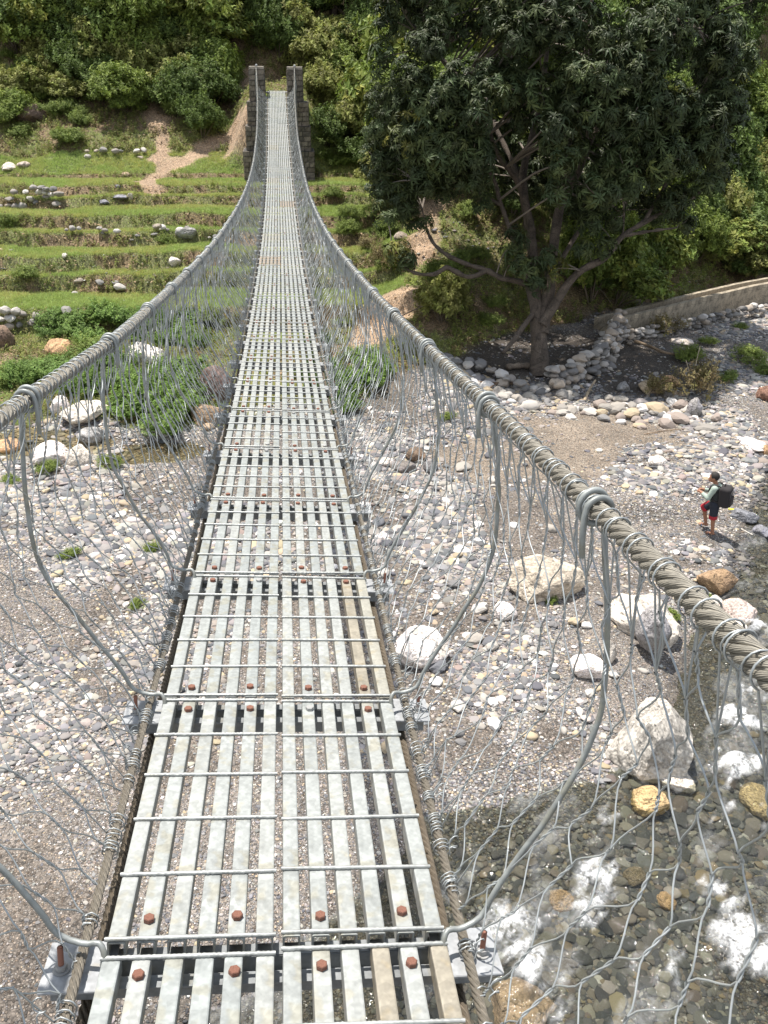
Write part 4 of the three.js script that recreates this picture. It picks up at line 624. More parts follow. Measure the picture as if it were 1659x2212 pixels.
// single plants on the right river bed
for (const [px, py, s, kind, label] of [[1490, 770, 0.75, 'low', 'green shrub beside the flat pale rock on the right bank'], [1610, 775, 0.9, 'low', 'largest green shrub on the right bank near the edge'], [1568, 812, 0.5, 'low', 'small green plant on the right bank between two shrubs'], [1652, 800, 0.7, 'low', 'bright green tuft at the right edge of the bank'], [1445, 715, 0.8, 'dry', 'dark olive shrub growing in front of the cobble wall'], [1495, 845, 0.85, 'dry', 'grey dry brush beside the grey upright boulder'], [1430, 850, 0.6, 'dry', 'low dry plant in the shaded plot near the stone row'], [1530, 735, 0.5, 'low', 'small leafy plant left of the largest shrub on the right bank'], [1600, 700, 0.45, 'low', 'small green plant at the foot of the cobble wall'], [965, 895, 0.4, 'low', 'small green plant alone on the gravel right of the walkway'], [690, 1105, 0.2, 'low', 'tiny plant beside the right edge of the walkway'], [330, 1180, 0.3, 'low', 'small green plant on the gravel left of the walkway'], [235, 1000, 0.42, 'low', 'small weed beside the large white boulder at the pool'], [100, 1010, 0.42, 'low', 'small weed in front of the large white boulder'], [62, 590, 0.8, 'low', 'dark green bush on the second terrace bank'], [545, 735, 0.0, 'low', ''], [360, 520, 0.5, 'low', 'green bush on the third terrace bank beside the stones'], [20, 480, 0.7, 'low', 'yellow green bush on the third terrace bank at the left edge'], [1448, 1322, 0.22, 'low', 'tiny plant beside the wide pale boulder'], [1185, 1285, 0.25, 'low', 'tiny plant in front of the large tan boulder'], [1528, 1283, 0.2, 'low', 'tiny plant at the foot of the brown boulder'], [300, 1300, 0.25, 'low', 'tiny weed on the mud left of the walkway'], [150, 1190, 0.3, 'low', 'tiny weed near the left edge of the gravel'], [20, 1030, 0.4, 'low', 'small weed on the mud at the left edge'], [740, 690, 0.55, 'low', 'leafy plant growing against the bank right of the bridge'], [735, 350, 0.8, 'low', 'round bush on the grass right of the right pylon']]) if (s) { const p = groundAt(px, py + 10); plant(kind, 'small_plant', p.x, -p.z, s, ps++, label, 'plant'); }
// far background trees above the frame of the shrubs
function tree(px, py, hgt, rad, seed, label) {
  const g = groundAt(px, py), r = rng(seed), T = base('hillside_tree', [g.x, g.y - 0.2, g.z]), list = []; tag(T, label, 'tree', null);
  const tr = [V(0, 0, 0), V(0.15, hgt * 0.35, 0.1), V(-0.05, hgt * 0.7, 0.1), V(0.1, hgt * 0.92, 0)]; const limbs = [tube(spline(tr, 14), (u) => 0.19 * (1 - 0.75 * u), 8)];
  const cl = []; for (let i = 0; i < 16; i++) { const d = unit(r), y = hgt * (0.55 + 0.4 * r()), q = rad * (0.35 + 0.6 * r()), c = V(d.x * q, y, d.z * q); cl.push(c); limbs.push(tube(spline([V(0, y * 0.72, 0.05), V(c.x * 0.55, y * 0.85, c.z * 0.5), c], 6), (u) => 0.06 * (1 - 0.75 * u), 5)); }
  for (let i = 0; i < 900; i++) { const c = cl[Math.floor(r() * 16)], d = unit(r), m = r() * r(), k = 0.75 + r() * 0.5; list.push([c.clone().addScaledVector(d, rad * 0.38 * Math.cbrt(r())), d.add(V(0, 0.5, 0)).normalize(), 1.2 + r() * 0.6, DEEP.map((v, j) => lerp(v * 1.2, LIME[j], m) * k), r() * 6.28]); }
  part('trunk', mergeGeometries(limbs), BARK, T); instances('crown', SPR[2], LEAF, list, T); return T;
}
tree(205, 75, 6, 2.2, 401, 'tree with a straight dark trunk in the thicket at the upper left');
tree(440, 60, 6, 2.3, 402, 'tree with a pale trunk on the slope above the left pylon');
tree(60, 60, 5.5, 2.2, 403, 'leafy tree in the top left corner of the hillside');
tree(320, 60, 5.5, 2.2, 404, 'leafy tree at the top between the dark and the pale trunk');
tree(720, 40, 5, 2, 405, 'dim tree at the top of the slope behind the right pylon');
tree(560, 30, 5, 1.8, 406, 'dim tree at the top of the slope between the pylons');

// ---------------------------------------------------------------- the big tree
{
  const foot = groundAt(1165, 806), zt = project(foot)[2], T = base('mango_tree', [0, 0, 0]); tag(T, 'large dark leafy broad tree standing at the edge of the river bed on the right', 'tree');
  const LIMBS = [
    [[1166, 815, 46, 0], [1166, 790, 37, 0], [1165, 750, 32, 0], [1163, 700, 30, 0], [1158, 655, 27, 0], [1148, 605, 23, 0], [1150, 540, 20, 0.1], [1140, 470, 18, 0.2], [1129, 390, 15, 0.3], [1140, 330, 12, 0.3], [1165, 230, 10, 0.2], [1180, 120, 8, 0], [1190, -40, 6, 0], [1180, -180, 4, 0]],
    [[1172, 720, 24, -0.1], [1180, 660, 23, -0.1], [1189, 600, 20, -0.1], [1195, 540, 18, 0], [1205, 470, 17, 0], [1222, 390, 16, 0.1], [1232, 310, 14, 0.2], [1240, 230, 12, 0.3], [1262, 150, 10, 0.4], [1272, 40, 8, 0.4], [1290, -100, 5, 0.5], [1300, -220, 4, 0.5]],
    [[1172, 700, 19, -0.3], [1200, 655, 17, -0.45], [1230, 608, 15, -0.6], [1262, 580, 13, -0.8], [1310, 555, 11, -0.9], [1345, 510, 10, -0.9], [1392, 480, 9, -0.8], [1440, 455, 7, -0.8], [1500, 425, 5, -0.7], [1545, 375, 4, -0.7]],
    [[1345, 510, 8, -0.9], [1400, 500, 6, -1], [1462, 492, 4, -1]], [[1392, 480, 7, -0.8], [1425, 420, 5, -0.8], [1470, 340, 4, -0.8], [1490, 260, 3, -0.8]], [[1345, 508, 6, -0.9], [1352, 440, 5, -0.9], [1385, 380, 4, -1]],
    [[1150, 625, 13, 0], [1133, 612, 11, -0.1], [1110, 606, 10.5, -0.2], [1082, 600, 10, -0.3], [1053, 585, 9.5, -0.3], [1013, 572, 8.5, -0.2], [973, 555, 7.5, -0.1], [942, 532, 6.5, 0], [925, 504, 5, 0.1], [912, 450, 4, 0.1]],
    [[1053, 585, 9, -0.3], [1013, 598, 8.5, -0.4], [985, 587, 8, -0.5], [965, 578, 8, -0.5], [939, 592, 7.5, -0.6], [899, 590, 6, -0.6], [870, 575, 4, -0.7], [850, 550, 3, -0.7]],
    [[1148, 590, 13, 0], [1120, 540, 9, -0.2], [1083, 444, 9, -0.4], [1063, 382, 7, -0.5], [1000, 320, 5, -0.7], [930, 250, 4, -0.8]],
    [[1150, 500, 15, 0.1], [1119, 393, 11, -0.3], [1078, 337, 9, -0.5], [1063, 301, 8, -0.6], [1000, 190, 6, -0.8], [920, 90, 4, -1]],
    [[1083, 444, 7, -0.4], [1040, 420, 6, -0.6], [980, 398, 4, -0.8], [900, 390, 3, -1]],
    [[1215, 430, 13, 0], [1250, 370, 11, -0.2], [1282, 290, 10, -0.4], [1323, 204, 8, -0.6], [1380, 120, 6, -0.8], [1450, 20, 4, -1]],
    [[1240, 260, 10, 0.2], [1300, 180, 8, 0.5], [1400, 100, 6, 0.8], [1500, 60, 4, 1]], [[1130, 400, 10, 0.3], [1060, 260, 8, 1], [960, 130, 5, 1.6], [880, 40, 4, 2]],
    [[1190, 600, 10, 0.2], [1250, 500, 8, 1.4], [1330, 400, 6, 2.2], [1420, 330, 4, 2.8]],
    [[1150, 680, 9, -0.2], [1130, 705, 8, -0.4], [1110, 735, 7, -0.6], [1085, 762, 5.5, -0.9]],
  ];
  const tubes = LIMBS.map((L) => { const P = L.map(([a, b, , o]) => atDepth(a, b, zt + o)), R = L.map(([, , w, o]) => w * (zt + o) / FOC * 0.6), C = new THREE.CatmullRomCurve3(P, false, 'centripetal'), n = L.length * 5; const Q = [], RR = []; for (let i = 0; i <= n; i++) { const u = i / n; Q.push(C.getPoint(u)); const k = u * (L.length - 1), j = Math.min(L.length - 2, Math.floor(k)); RR.push(lerp(R[j], R[j + 1], k - j) * (1 + (noise(i * 0.7, L[0][0]) - 0.5) * 0.22)); } return tube(Q, RR, 10); });
  const tg = mergeGeometries(tubes), tp = tg.attributes.position, tn = tg.attributes.normal;
  for (let i = 0; i < tp.count; i++) { const k = (fbm(tp.getX(i) * 5 + tp.getZ(i) * 4, tp.getY(i) * 2.2, 3) - 0.5) * 0.07; tp.setXYZ(i, tp.getX(i) + tn.getX(i) * k, tp.getY(i) + tn.getY(i) * k, tp.getZ(i) + tn.getZ(i) * k); }
  part('trunk', tg, std(lin(0.165, 0.138, 0.115), 0.95, { map: rockTex, bumpMap: rockBump, bumpScale: 0.03 }), T);
  // clumps of long drooping leaves, gathered in the outer crown
  const OUT = [[795, -300], [1640, -300], [1648, 40], [1625, 180], [1600, 300], [1545, 400], [1490, 470], [1420, 460], [1340, 400], [1290, 440], [1250, 470], [1210, 430], [1130, 400], [1090, 440], [1010, 430], [930, 440], [880, 480], [820, 450], [838, 380], [790, 310], [815, 220], [800, 110]];
  const r = rng(88), A = [[], []], clumps = [];
  const rayIn = (a, b) => { const dx = (a - 1210) / 440, dy = (b - 90) / 430; return 1 - dx * dx - dy * dy; };
  for (let i = 0; i < 5000 && clumps.length < 600; i++) {
    const a = 770 + r() * 880, b = -300 + r() * 790; if (!inPoly(a, b, OUT)) continue;
    const t = Math.max(0.03, rayIn(a, b)), sgn = r() < 0.62 ? -1 : 1, off = sgn * Math.sqrt(t) * 4.6 * (0.55 + 0.45 * r()), win = a > 1060 && a < 1310 && b > 215;
    if (win && off < 0.5 && r() < 0.68) continue; if (b > 400 && r() < 0.2) continue; if (fbm(a / 75 + 7, b / 60 + 4, 2) < 0.35 + 0.06 * ss(0.5, 0.1, t)) continue; if (t < 0.25 && fbm(a / 40 + 9, b / 40, 2) < 0.5) continue;
    clumps.push([a, b, off, 0.32 + r() * 0.45]);
  }
  for (const [a, b, o, s, n] of [[1125, 555, -1.0, 0.5], [1150, 585, -1.1, 0.4], [1110, 520, -0.9, 0.45], [1190, 555, -1.2, 0.35], [1160, 610, -1.0, 0.35], [1205, 580, -1.2, 0.3], [855, 545, -0.7, 0.45], [880, 560, -0.8, 0.35], [905, 480, 0, 0.45], [870, 430, -0.6, 0.55], [960, 400, -0.7, 0.5], [1040, 440, -0.6, 0.4], [1280, 480, -1.2, 0.45], [1330, 470, -1.2, 0.4], [1310, 530, -1.2, 0.35], [1440, 440, -1, 0.45], [1520, 400, -0.8, 0.45], [1480, 480, -1, 0.35], [1260, 540, -1.1, 0.35], [1400, 360, -1.2, 0.5], [1490, 300, -1, 0.5], [1360, 330, -1.4, 0.45], [1290, 400, -0.6, 0.4], [835, 460, -0.6, 0.5], [820, 400, -0.6, 0.5]]) clumps.push([a, b, o, s]);
  clumps.forEach(([a, b, o, s], ci) => {
    const c = atDepth(a, b, zt + o), n = Math.round(30 * s / 0.55), tone = 0.65 + 0.95 * r() * r() + 0.15 * r(), yel = (a > 1195 && a < 1230 && b > 550 && b < 600) || r() < 0.004;
    for (let k = 0; k < n; k++) { const d = unit(r), p = c.clone().addScaledVector(d, s * Math.cbrt(r())), m = (0.7 + r() * 0.6) * tone, y = yel ? r() * 0.9 : r() * r() * 0.25; A[k & 1].push([p, d.multiplyScalar(0.8).add(V(0, 0.6, 0)).normalize(), 0.8 + r() * 0.45, [0.047, 0.070, 0.028].map((v, j) => lerp(v, YELL[j] * (yel ? 0.7 : 0.6), y) * m), r() * 6.28]); }
  });
  const pts = []; LIMBS.forEach((L) => { const C = new THREE.CatmullRomCurve3(L.map(([a, b, , o]) => atDepth(a, b, zt + o)), false, 'centripetal'); for (let i = 5; i <= 16; i++) pts.push(C.getPoint(i / 16)); });
  const tw = []; clumps.forEach(([a, b, o, s]) => { const c = atDepth(a, b, zt + o); let best = pts[0], m = 1e9; for (const p of pts) { const d = p.distanceTo(c) + Math.max(0, p.y - c.y) * 1.5; if (d < m) { m = d; best = p; } } const mid = best.clone().lerp(c, 0.5).add(V((r() - 0.5) * 0.3, 0.12 * m * (r() - 0.2), (r() - 0.5) * 0.3)); tw.push(tube(spline([best, mid, c, c.clone().add(unit(r).multiplyScalar(s * 0.7))], 9), (u) => (0.016 + 0.009 * m) * (1 - 0.8 * u), 5)); });
  tag(part('branch', mergeGeometries(tw), std(lin(0.17, 0.145, 0.12), 0.95), T), null, null, null, 'stuff');
  A.forEach((L, i) => instances('crown', WH[i], MANGO, L, T));
}

// ---------------------------------------------------------------- ground vegetation nobody could count
{
  const r = rng(99), G = [[], []], U = [[], []], Li = [];
  const tufts = [tuft(31, 9, 0.13), tuft(32, 11, 0.10)];
  for (let i = 0; i < 600000 && G[0].length + G[1].length < 95000; i++) {
    const d = 20 + r() * 36, x = -24 + r() * 44, b = bankAt(x, d); if (b < 0.3 || !inView(x, H(x, d), -d, 200)) continue; const t = treadAt(x, d); if (r() > t * 0.95 + 0.22 * ss(0.6, 0.4, fbm(x * 0.6, d * 0.6, 3)) || trailAt(x, d) > 0.4) continue;
    const k = 0.8 + r() * 0.4, m = r() * ss(0.35, 0.6, fbm(x * 0.5, d * 0.5 + 30, 3)); G[i & 1].push([V(x, H(x, d) - 0.01, -d), V((r() - 0.5) * 0.3, 1, (r() - 0.5) * 0.3).normalize(), 0.8 + r() * 0.7, [lerp(0.34, 0.46, m) * k, lerp(0.46, 0.47, m) * k, lerp(0.18, 0.22, m) * k], r() * 6.28]);
  }
  G.forEach((L, i) => tag(instances('grass', tufts[i], GRASS, L), 'short green grass on the terrace steps and slopes', 'grass'));
  for (let i = 0; i < 500000 && U[0].length + U[1].length < 46000; i++) {
    const d = 22 + r() * 40, x = -24 + r() * 54, b = bankAt(x, d); if (b < 0.4 || !inView(x, H(x, d), -d, 200) || trailAt(x, d) > 0.25) continue; const t = treadAt(x, d), n = fbm(x * 0.8 + 5, d * 0.8, 3); if (t > 0.4 || r() > ss(0.34, 0.56, n) + 0.08) continue;
    const m = r() * r(), k = 0.7 + r() * 0.6, br = r() < 0.3, C = br ? DRY : [0.22, 0.245, 0.07]; U[i & 1].push([V(x, H(x, d) - 0.04, -d), V((r() - 0.5) * 0.9, 1, (r() - 0.5) * 0.9 + 0.3).normalize(), (d < 44.5 && x < 4 ? 0.4 : 0.55) + r() * 0.5, C.map((v, j) => lerp(v, LIME[j], m) * k), r() * 6.28]);
  }
  U.forEach((L, i) => tag(instances('undergrowth', SPR[i], LEAF, L), 'low leafy undergrowth on the banks and the hillside', 'undergrowth'));
  const A = { p: [], n: [], c: [] }; leafInto(A, V(0, 0, 0), V(1, 0, 0), V(0, 1, 0), 0.16, 0.09, 0.3, [1, 1, 1]); leafInto(A, V(-0.1, 0.01, 0.12), V(0.5, 0.1, 0.8).normalize(), V(0, 1, 0), 0.13, 0.07, 0.2, [0.8, 0.8, 0.8]);
  for (let i = 0; i < 400000 && Li.length < 30000; i++) { const d = 24 + r() * 36, x = -24 + r() * 50; if (bankAt(x, d) < 0.5 || !inView(x, H(x, d), -d, 150)) continue; const w = trailAt(x, d); if (r() > 0.3 - w * 0.22 || treadAt(x, d) > 0.5) continue; const k = 0.6 + r() * 0.6; Li.push([V(x, H(x, d) + 0.02, -d), V((r() - 0.5) * 0.8, 1, (r() - 0.5) * 0.8).normalize(), 0.6 + r() * 0.6, [0.42 * k, 0.31 * k, 0.19 * k], r() * 6.28]); }
  tag(instances('leaf_litter', leafGeo(A), GRASS, Li), 'dry fallen leaves scattered over the hillside', 'leaf litter');
}

// ---------------------------------------------------------------- the boy walking over the gravel
function sdfMesh(f, lo, hi, n, mat, name, parent, colour) {
  const mc = new MarchingCubes(n, mat, false, false, 200000), c = lo.clone().add(hi).multiplyScalar(0.5), hs = Math.max(hi.x - lo.x, hi.y - lo.y, hi.z - lo.z) / 2, h = n / 2;
  for (let z = 0; z < n; z++) for (let y = 0; y < n; y++) for (let x = 0; x < n; x++) mc.field[x + y * n + z * n * n] = -f((x - h) / h * hs + c.x, (y - h) / h * hs + c.y, (z - h) / h * hs + c.z) * 10;
  mc.isolation = 0; mc.update();
  const k = mc.count, g0 = new THREE.BufferGeometry(); g0.setAttribute('position', new THREE.BufferAttribute(Float32Array.from(mc.positionArray.subarray(0, k * 3)), 3));
  const p = g0.attributes.position; for (let i = 0; i < k; i++) p.setXYZ(i, p.getX(i) * hs + c.x, p.getY(i) * hs + c.y, p.getZ(i) * hs + c.z);
  const g = mergeVertices(g0, 1e-4); g.computeVertexNormals();
  if (colour) { const a = []; for (let i = 0; i < g.attributes.position.count; i++) a.push(...colour(g.attributes.position.getX(i), g.attributes.position.getY(i), g.attributes.position.getZ(i))); g.setAttribute('color', new THREE.Float32BufferAttribute(a, 3)); }
  return part(name, g, mat, parent, parent === scene);
}
const capsule = (ax, ay, az, bx2, by2, bz, ra, rb) => (x, y, z) => { const dx = bx2 - ax, dy = by2 - ay, dz = bz - az, t = clamp(((x - ax) * dx + (y - ay) * dy + (z - az) * dz) / (dx * dx + dy * dy + dz * dz), 0, 1); return Math.hypot(x - ax - dx * t, y - ay - dy * t, z - az - dz * t) - lerp(ra, rb, t); };
const ball = (cx, cy, cz, rx, ry, rz) => (x, y, z) => (Math.hypot((x - cx) / rx, (y - cy) / ry, (z - cz) / rz) - 1) * Math.min(rx, ry, rz);
const blend = (L, k) => (x, y, z) => { let m = L[0](x, y, z); for (let i = 1; i < L.length; i++) { const d = L[i](x, y, z), h = Math.max(k - Math.abs(m - d), 0) / k; m = Math.min(m, d) - h * h * k * 0.25; } return m; };
{
  const foot = groundAt(1533, 1150), B = base('person', [foot.x, foot.y + 0.0, foot.z]); tag(B, 'boy with pale green sleeves and red and navy shorts walking over the gravel', 'person');
  // local axes: +x forward (the way he walks), +y up, +z his right
  const fw = CR.clone().multiplyScalar(-1).addScaledVector(CF.clone().setY(0).normalize(), 0.75).setY(0).normalize(); B.rotation.y = Math.atan2(-fw.z, fw.x); const K = 1.0; B.scale.setScalar(K);
  const skin = std(lin(0.30, 0.145, 0.085), 0.6), shirtM = std(lin(0.33, 0.40, 0.345), 0.9), navy = std(lin(0.018, 0.022, 0.034), 0.9), red = std(lin(0.36, 0.018, 0.03), 0.85), hair = std(lin(0.02, 0.017, 0.015), 0.75), sand = std(lin(0.05, 0.13, 0.26), 0.7), dark = std(lin(0.022, 0.026, 0.026), 0.9), bagM = std(lin(0.026, 0.023, 0.023), 0.9);
  const LEFT = -1, RIGHT = 1;
  const hipL = [-0.01, 0.71, -0.075], kneeL = [-0.03, 0.41, -0.085], ankL = [-0.075, 0.075, -0.085], hipR = [0.02, 0.71, 0.075], kneeR = [0.235, 0.50, 0.08], ankR = [0.14, 0.165, 0.075];
  const shL = [0.045, 1.085, -0.145], elL = [0.13, 0.865, -0.185], haL = [0.31, 0.905, -0.09], shR = [0.045, 1.085, 0.145], elR = [0.17, 0.885, 0.165], haR = [0.335, 0.925, 0.04];
  const legs = [capsule(...hipL, ...kneeL, 0.078, 0.052), capsule(...kneeL, ...ankL, 0.052, 0.033), capsule(...hipR, ...kneeR, 0.078, 0.052), capsule(...kneeR, ...ankR, 0.052, 0.033), capsule(ankL[0] - 0.025, 0.04, ankL[2], ankL[0] + 0.11, 0.025, ankL[2] - 0.012, 0.03, 0.026), capsule(ankR[0] - 0.03, 0.125, ankR[2], ankR[0] + 0.105, 0.105, ankR[2] + 0.01, 0.03, 0.026)];
  for (let i = 0; i < 5; i++) for (const [a, y, s] of [[ankL, 0.02, -1], [ankR, 0.1, 1]]) legs.push(capsule(a[0] + 0.1, y, a[2] + (i - 2) * 0.012, a[0] + 0.135 - Math.abs(i - 1) * 0.006, y - 0.004, a[2] + (i - 2) * 0.014, 0.01, 0.008));
  const hand = (h, e, sgn) => { const d = V(h[0] - e[0], h[1] - e[1], h[2] - e[2]).normalize(), s = V(0, 0.35, sgn).normalize(), L = [capsule(...h, h[0] + d.x * 0.055, h[1] + d.y * 0.055, h[2] + d.z * 0.055, 0.024, 0.026)]; for (let i = 0; i < 4; i++) { const o = (i - 1.5) * 0.016, b = [h[0] + d.x * 0.06 + s.x * o, h[1] + d.y * 0.06 + s.y * o, h[2] + d.z * 0.06 + s.z * o], l = [0.05, 0.058, 0.054, 0.042][i]; L.push(capsule(...b, b[0] + d.x * l * 0.75, b[1] - l * 0.65, b[2] + d.z * l * 0.5, 0.0095, 0.0075)); } L.push(capsule(h[0] + d.x * 0.02, h[1] + 0.015, h[2] - sgn * 0.02, h[0] + d.x * 0.055, h[1] + 0.01, h[2] - sgn * 0.045, 0.011, 0.009)); return L; };
  const head = [ball(0.135, 1.275, 0, 0.09, 0.102, 0.078), ball(0.18, 1.215, 0, 0.05, 0.056, 0.052), capsule(0.06, 1.12, 0, 0.10, 1.2, 0, 0.048, 0.046), capsule(0.218, 1.25, 0, 0.232, 1.222, 0, 0.012, 0.015), ball(0.11, 1.27, -0.078, 0.022, 0.032, 0.012), ball(0.11, 1.27, 0.078, 0.022, 0.032, 0.012), ball(0.222, 1.195, 0, 0.012, 0.008, 0.022)];
  const torso = [capsule(0.0, 0.74, 0, 0.02, 0.9, 0, 0.115, 0.105), capsule(0.02, 0.9, 0, 0.045, 1.04, 0, 0.105, 0.11), capsule(0.04, 1.07, -0.11, 0.04, 1.07, 0.11, 0.058, 0.058)];
  const arms = [capsule(...shL, ...elL, 0.047, 0.036), capsule(...elL, ...haL, 0.036, 0.025), capsule(...shR, ...elR, 0.047, 0.036), capsule(...elR, ...haR, 0.036, 0.025)];
  const body = blend([...torso, ...legs, ...arms, ...hand(haL, elL, -1), ...hand(haR, elR, 1), ...head], 0.022);
  sdfMesh(body, V(-0.75, -0.02, -0.75), V(0.75, 1.45, 0.75), 140, skin, 'body', B);
  const hairF = blend([ball(0.122, 1.308, 0, 0.102, 0.1, 0.09)], 0.01); sdfMesh((x, y, z) => Math.max(hairF(x, y, z), x - 0.185 - (y - 1.33) * 0.6, 1.23 - y + (x - 0.06) * 0.6), V(-0.03, 1.17, -0.13), V(0.24, 1.44, 0.13), 48, hair, 'hair', B);
  const sl = blend([...arms, ...torso], 0.03), sleeve = (x, y, z) => Math.max(sl(x, y, z) - 0.016, 0.72 - y, y - 1.15, Math.min(Math.hypot(x - haL[0], y - haL[1], z - haL[2]), Math.hypot(x - haR[0], y - haR[1], z - haR[2])) * -1 + 0.055); sdfMesh(sleeve, V(-0.4, 0.65, -0.4), V(0.45, 1.2, 0.4), 70, shirtM, 'shirt', B);
  const ves = blend(torso, 0.03); sdfMesh((x, y, z) => Math.max(ves(x, y, z) - 0.026, 0.78 - y, y - 1.1, x > 0.05 ? 0.03 - Math.abs(z) : -1), V(-0.3, 0.7, -0.3), V(0.3, 1.2, 0.3), 60, dark, 'vest', B);
  const sh = blend([capsule(...hipL, ...kneeL, 0.1, 0.085), capsule(...hipR, ...kneeR, 0.1, 0.085), capsule(0, 0.72, -0.03, 0, 0.72, 0.03, 0.115, 0.115)], 0.04);
  const along = (x, y, z, h, k) => ((x - h[0]) * (k[0] - h[0]) + (y - h[1]) * (k[1] - h[1]) + (z - h[2]) * (k[2] - h[2])) / ((k[0] - h[0]) ** 2 + (k[1] - h[1]) ** 2 + (k[2] - h[2]) ** 2);
  const tOf = (x, y, z) => (z < 0 ? along(x, y, z, hipL, kneeL) : along(x, y, z, hipR, kneeR));
  sdfMesh((x, y, z) => Math.max(sh(x, y, z), y - 0.8, (tOf(x, y, z) - 0.86) * 0.3), V(-0.35, 0.3, -0.35), V(0.45, 0.9, 0.35), 64, navy, 'shorts', B);
  sdfMesh((x, y, z) => { const t = tOf(x, y, z); const panel = z > 0.0 && x > 0.05 + (0.71 - y) * 0.9 ? -1 : 1; return Math.max(sh(x, y, z) - 0.006, (t - 1.12) * 0.3, panel < 0 ? -1 : (0.84 - t) * 0.3); }, V(-0.35, 0.25, -0.35), V(0.45, 0.9, 0.35), 64, red, 'shorts_cuff', B);
  for (const [a, y, rz] of [[ankL, 0.0, 0.06], [ankR, 0.075, 0.09]]) { const s = new THREE.Shape(); s.absellipse(0, 0, 0.115, 0.045, 0, 6.2832); const g = new THREE.ExtrudeGeometry(s, { depth: 0.018, bevelEnabled: true, bevelSize: 0.003, bevelThickness: 0.003, bevelSegments: 1, curveSegments: 16 }); g.rotateX(-Math.PI / 2); const st = tube(spline([V(0.02, 0.015, -0.042), V(0.045, 0.055, -0.02), V(0.07, 0.03, 0), V(0.045, 0.055, 0.02), V(0.02, 0.015, 0.042)], 12), 0.006, 5); const o = part('sandal', g, sand, B); o.position.set(a[0] + 0.04, y - 0.012, a[2]); part('strap', st, sand, o); }
  const P = base('backpack', [foot.x, foot.y, foot.z]); P.rotation.y = B.rotation.y; tag(P, 'black backpack worn on the back of the walking boy', 'backpack');
  const bag = (x, y, z) => { const qx = Math.abs(x + 0.17 + (y - 0.93) * -0.06) - 0.055, qy = Math.abs(y - 0.925) - 0.16, qz = Math.abs(z) - 0.09; return Math.hypot(Math.max(qx, 0), Math.max(qy, 0), Math.max(qz, 0)) + Math.min(Math.max(qx, qy, qz), 0) - 0.065; };
  const pocket = (x, y, z) => { const qx = Math.abs(x + 0.285) - 0.02, qy = Math.abs(y - 0.84) - 0.085, qz = Math.abs(z) - 0.09; return Math.hypot(Math.max(qx, 0), Math.max(qy, 0), Math.max(qz, 0)) - 0.022; };
  sdfMesh(bag, V(-0.4, 0.65, -0.3), V(0.05, 1.2, 0.3), 60, bagM, 'sack', P); sdfMesh(pocket, V(-0.4, 0.7, -0.2), V(-0.2, 1.0, 0.2), 40, std(lin(0.034, 0.028, 0.027), 0.85), 'pocket', P);
  for (const e of [-1, 1]) part('shoulder_strap', tube(spline([V(-0.11, 1.11, e * 0.08), V(0.0, 1.155, e * 0.1), V(0.13, 1.09, e * 0.1), V(0.155, 0.97, e * 0.11), V(0.06, 0.84, e * 0.14), V(-0.1, 0.78, e * 0.13)], 30), 0.018, 6), bagM, P);
  part('grab_handle', tube(spline([V(-0.12, 1.15, -0.04), V(-0.12, 1.2, 0), V(-0.12, 1.15, 0.04)], 10), 0.008, 5), bagM, P);
  part('zip', tube(spline([V(-0.297, 0.80, -0.1), V(-0.3, 1.02, -0.095), V(-0.3, 1.09, 0), V(-0.3, 1.02, 0.095), V(-0.297, 0.80, 0.1)], 24), 0.005, 4), std(lin(0.09, 0.09, 0.09), 0.6), P);
}
// ---------------------------------------------------------------- driftwood and litter
function lying(name, px, r0, r1, col, label, cat, lift = 0.03) { const P = px.map(([a, b, l = 0]) => { const p = groundAt(a, b); p.y += lift + l; return p; }); tag(part(name, tube(spline(P, P.length * 8), (u) => lerp(r0, r1, u) * (1 + 0.15 * Math.sin(u * 23)), 8), std(lin(...col), 0.9, { map: rockTex }), null, true), label, cat); }
lying('fallen_branch', [[1370, 748, 0.15], [1400, 756, 0.12], [1430, 768, 0.1], [1478, 774, 0.05]], 0.06, 0.045, [0.34, 0.26, 0.18], 'bare fallen branch lying across the shaded plot below the cobble wall', 'branch');
lying('driftwood', [[1262, 868, 0.0], [1272, 852, 0.12], [1284, 840, 0.25]], 0.05, 0.03, [0.6, 0.5, 0.36], 'broken pale stick standing up from the stone row', 'driftwood');
lying('driftwood', [[1055, 800, 0.1], [1080, 818, 0.12], [1108, 838, 0.05]], 0.035, 0.02, [0.5, 0.4, 0.28], 'long pale stick leaning over the rubble at the foot of the bank', 'driftwood');
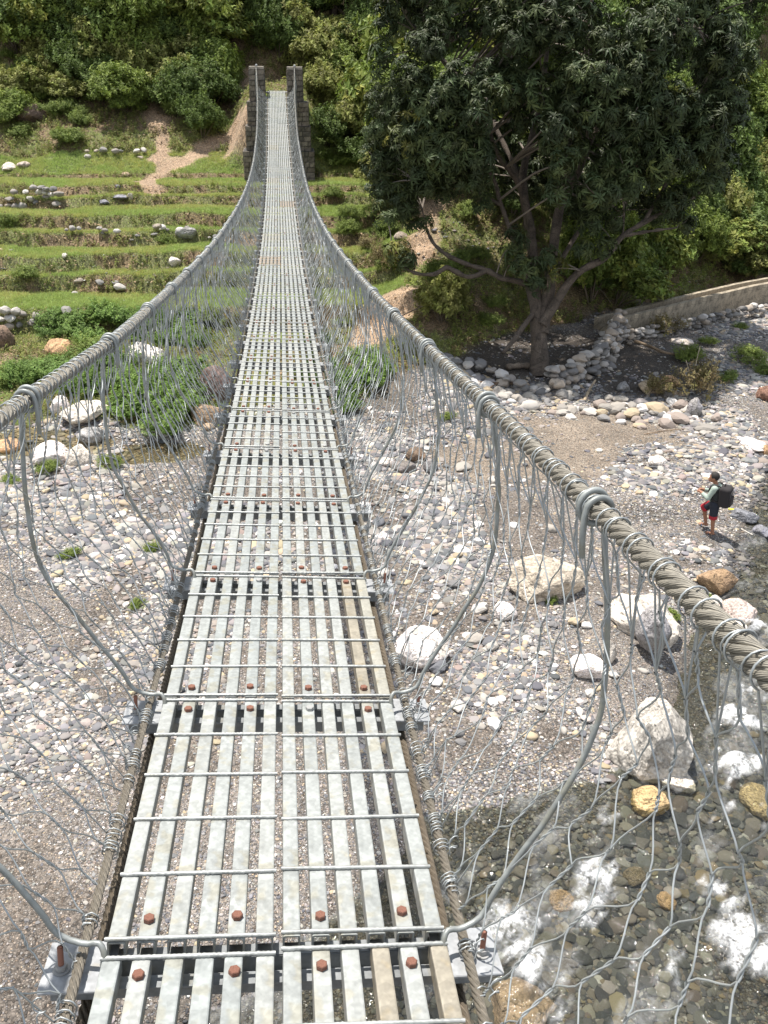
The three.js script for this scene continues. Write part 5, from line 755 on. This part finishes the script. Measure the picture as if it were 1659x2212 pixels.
lying('driftwood', [[1030, 830, 0.05], [1070, 836, 0.1], [1120, 832, 0.05]], 0.03, 0.03, [0.33, 0.22, 0.14], 'brown stick in the pile of drift at the foot of the bank', 'driftwood');
lying('driftwood', [[1060, 845, 0.1], [1095, 825, 0.12]], 0.025, 0.015, [0.3, 0.2, 0.13], 'short brown stick across the pile of drift', 'driftwood');
lying('driftwood', [[1180, 802, 0.03], [1230, 806, 0.04], [1330, 793, 0.06]], 0.025, 0.02, [0.4, 0.3, 0.21], 'thin branch lying in the shade between the big tree and the stone ridge', 'driftwood');
lying('fallen_log', [[1095, 800, 0.08], [1130, 798, 0.1], [1160, 800, 0.08]], 0.1, 0.09, [0.3, 0.25, 0.2], 'pale log lying against the foot of the big tree', 'log');
lying('driftwood', [[1392, 940, 0.0], [1440, 932, 0.0], [1485, 928, 0.0]], 0.012, 0.01, [0.4, 0.28, 0.18], 'thin brown twig on the sand below the stone row', 'twig');
lying('driftwood', [[1600, 1145], [1625, 1158]], 0.02, 0.012, [0.85, 0.83, 0.78], 'white stick on the gravel right of the walking boy', 'stick');
lying('driftwood', [[845, 700, 0.1], [880, 690, 0.2], [915, 680, 0.3]], 0.03, 0.015, [0.36, 0.3, 0.25], 'bare twig leaning on the shaded slope left of the big tree', 'twig');
lying('driftwood', [[1490, 838, 0.0], [1497, 818, 0.4], [1503, 800, 0.8]], 0.03, 0.012, [0.7, 0.6, 0.42], 'bare bleached branch standing beside the grey upright boulder', 'branch');
lying('driftwood', [[1490, 838, 0.0], [1484, 822, 0.3], [1476, 812, 0.5]], 0.025, 0.01, [0.7, 0.6, 0.42], 'short bleached branch forking beside the bare standing one', 'branch');
{ const p = groundAt(1585, 1107), g = boxUV(0.05, 0.02, 0.26, 0.008), o = part('plastic_strip', g, std(lin(0.80, 0.72, 0.08), 0.5), null, true); o.position.set(p.x, p.y + 0.07, p.z); o.rotation.set(0.05, 1.15, 0.1); tag(o, 'yellow plastic strip lying on the gravel right of the walking boy', 'litter'); }
scene.traverse((o) => { if (o.isMesh) { o.castShadow = o.receiveShadow = true; } });
renderer.render(scene, camera);
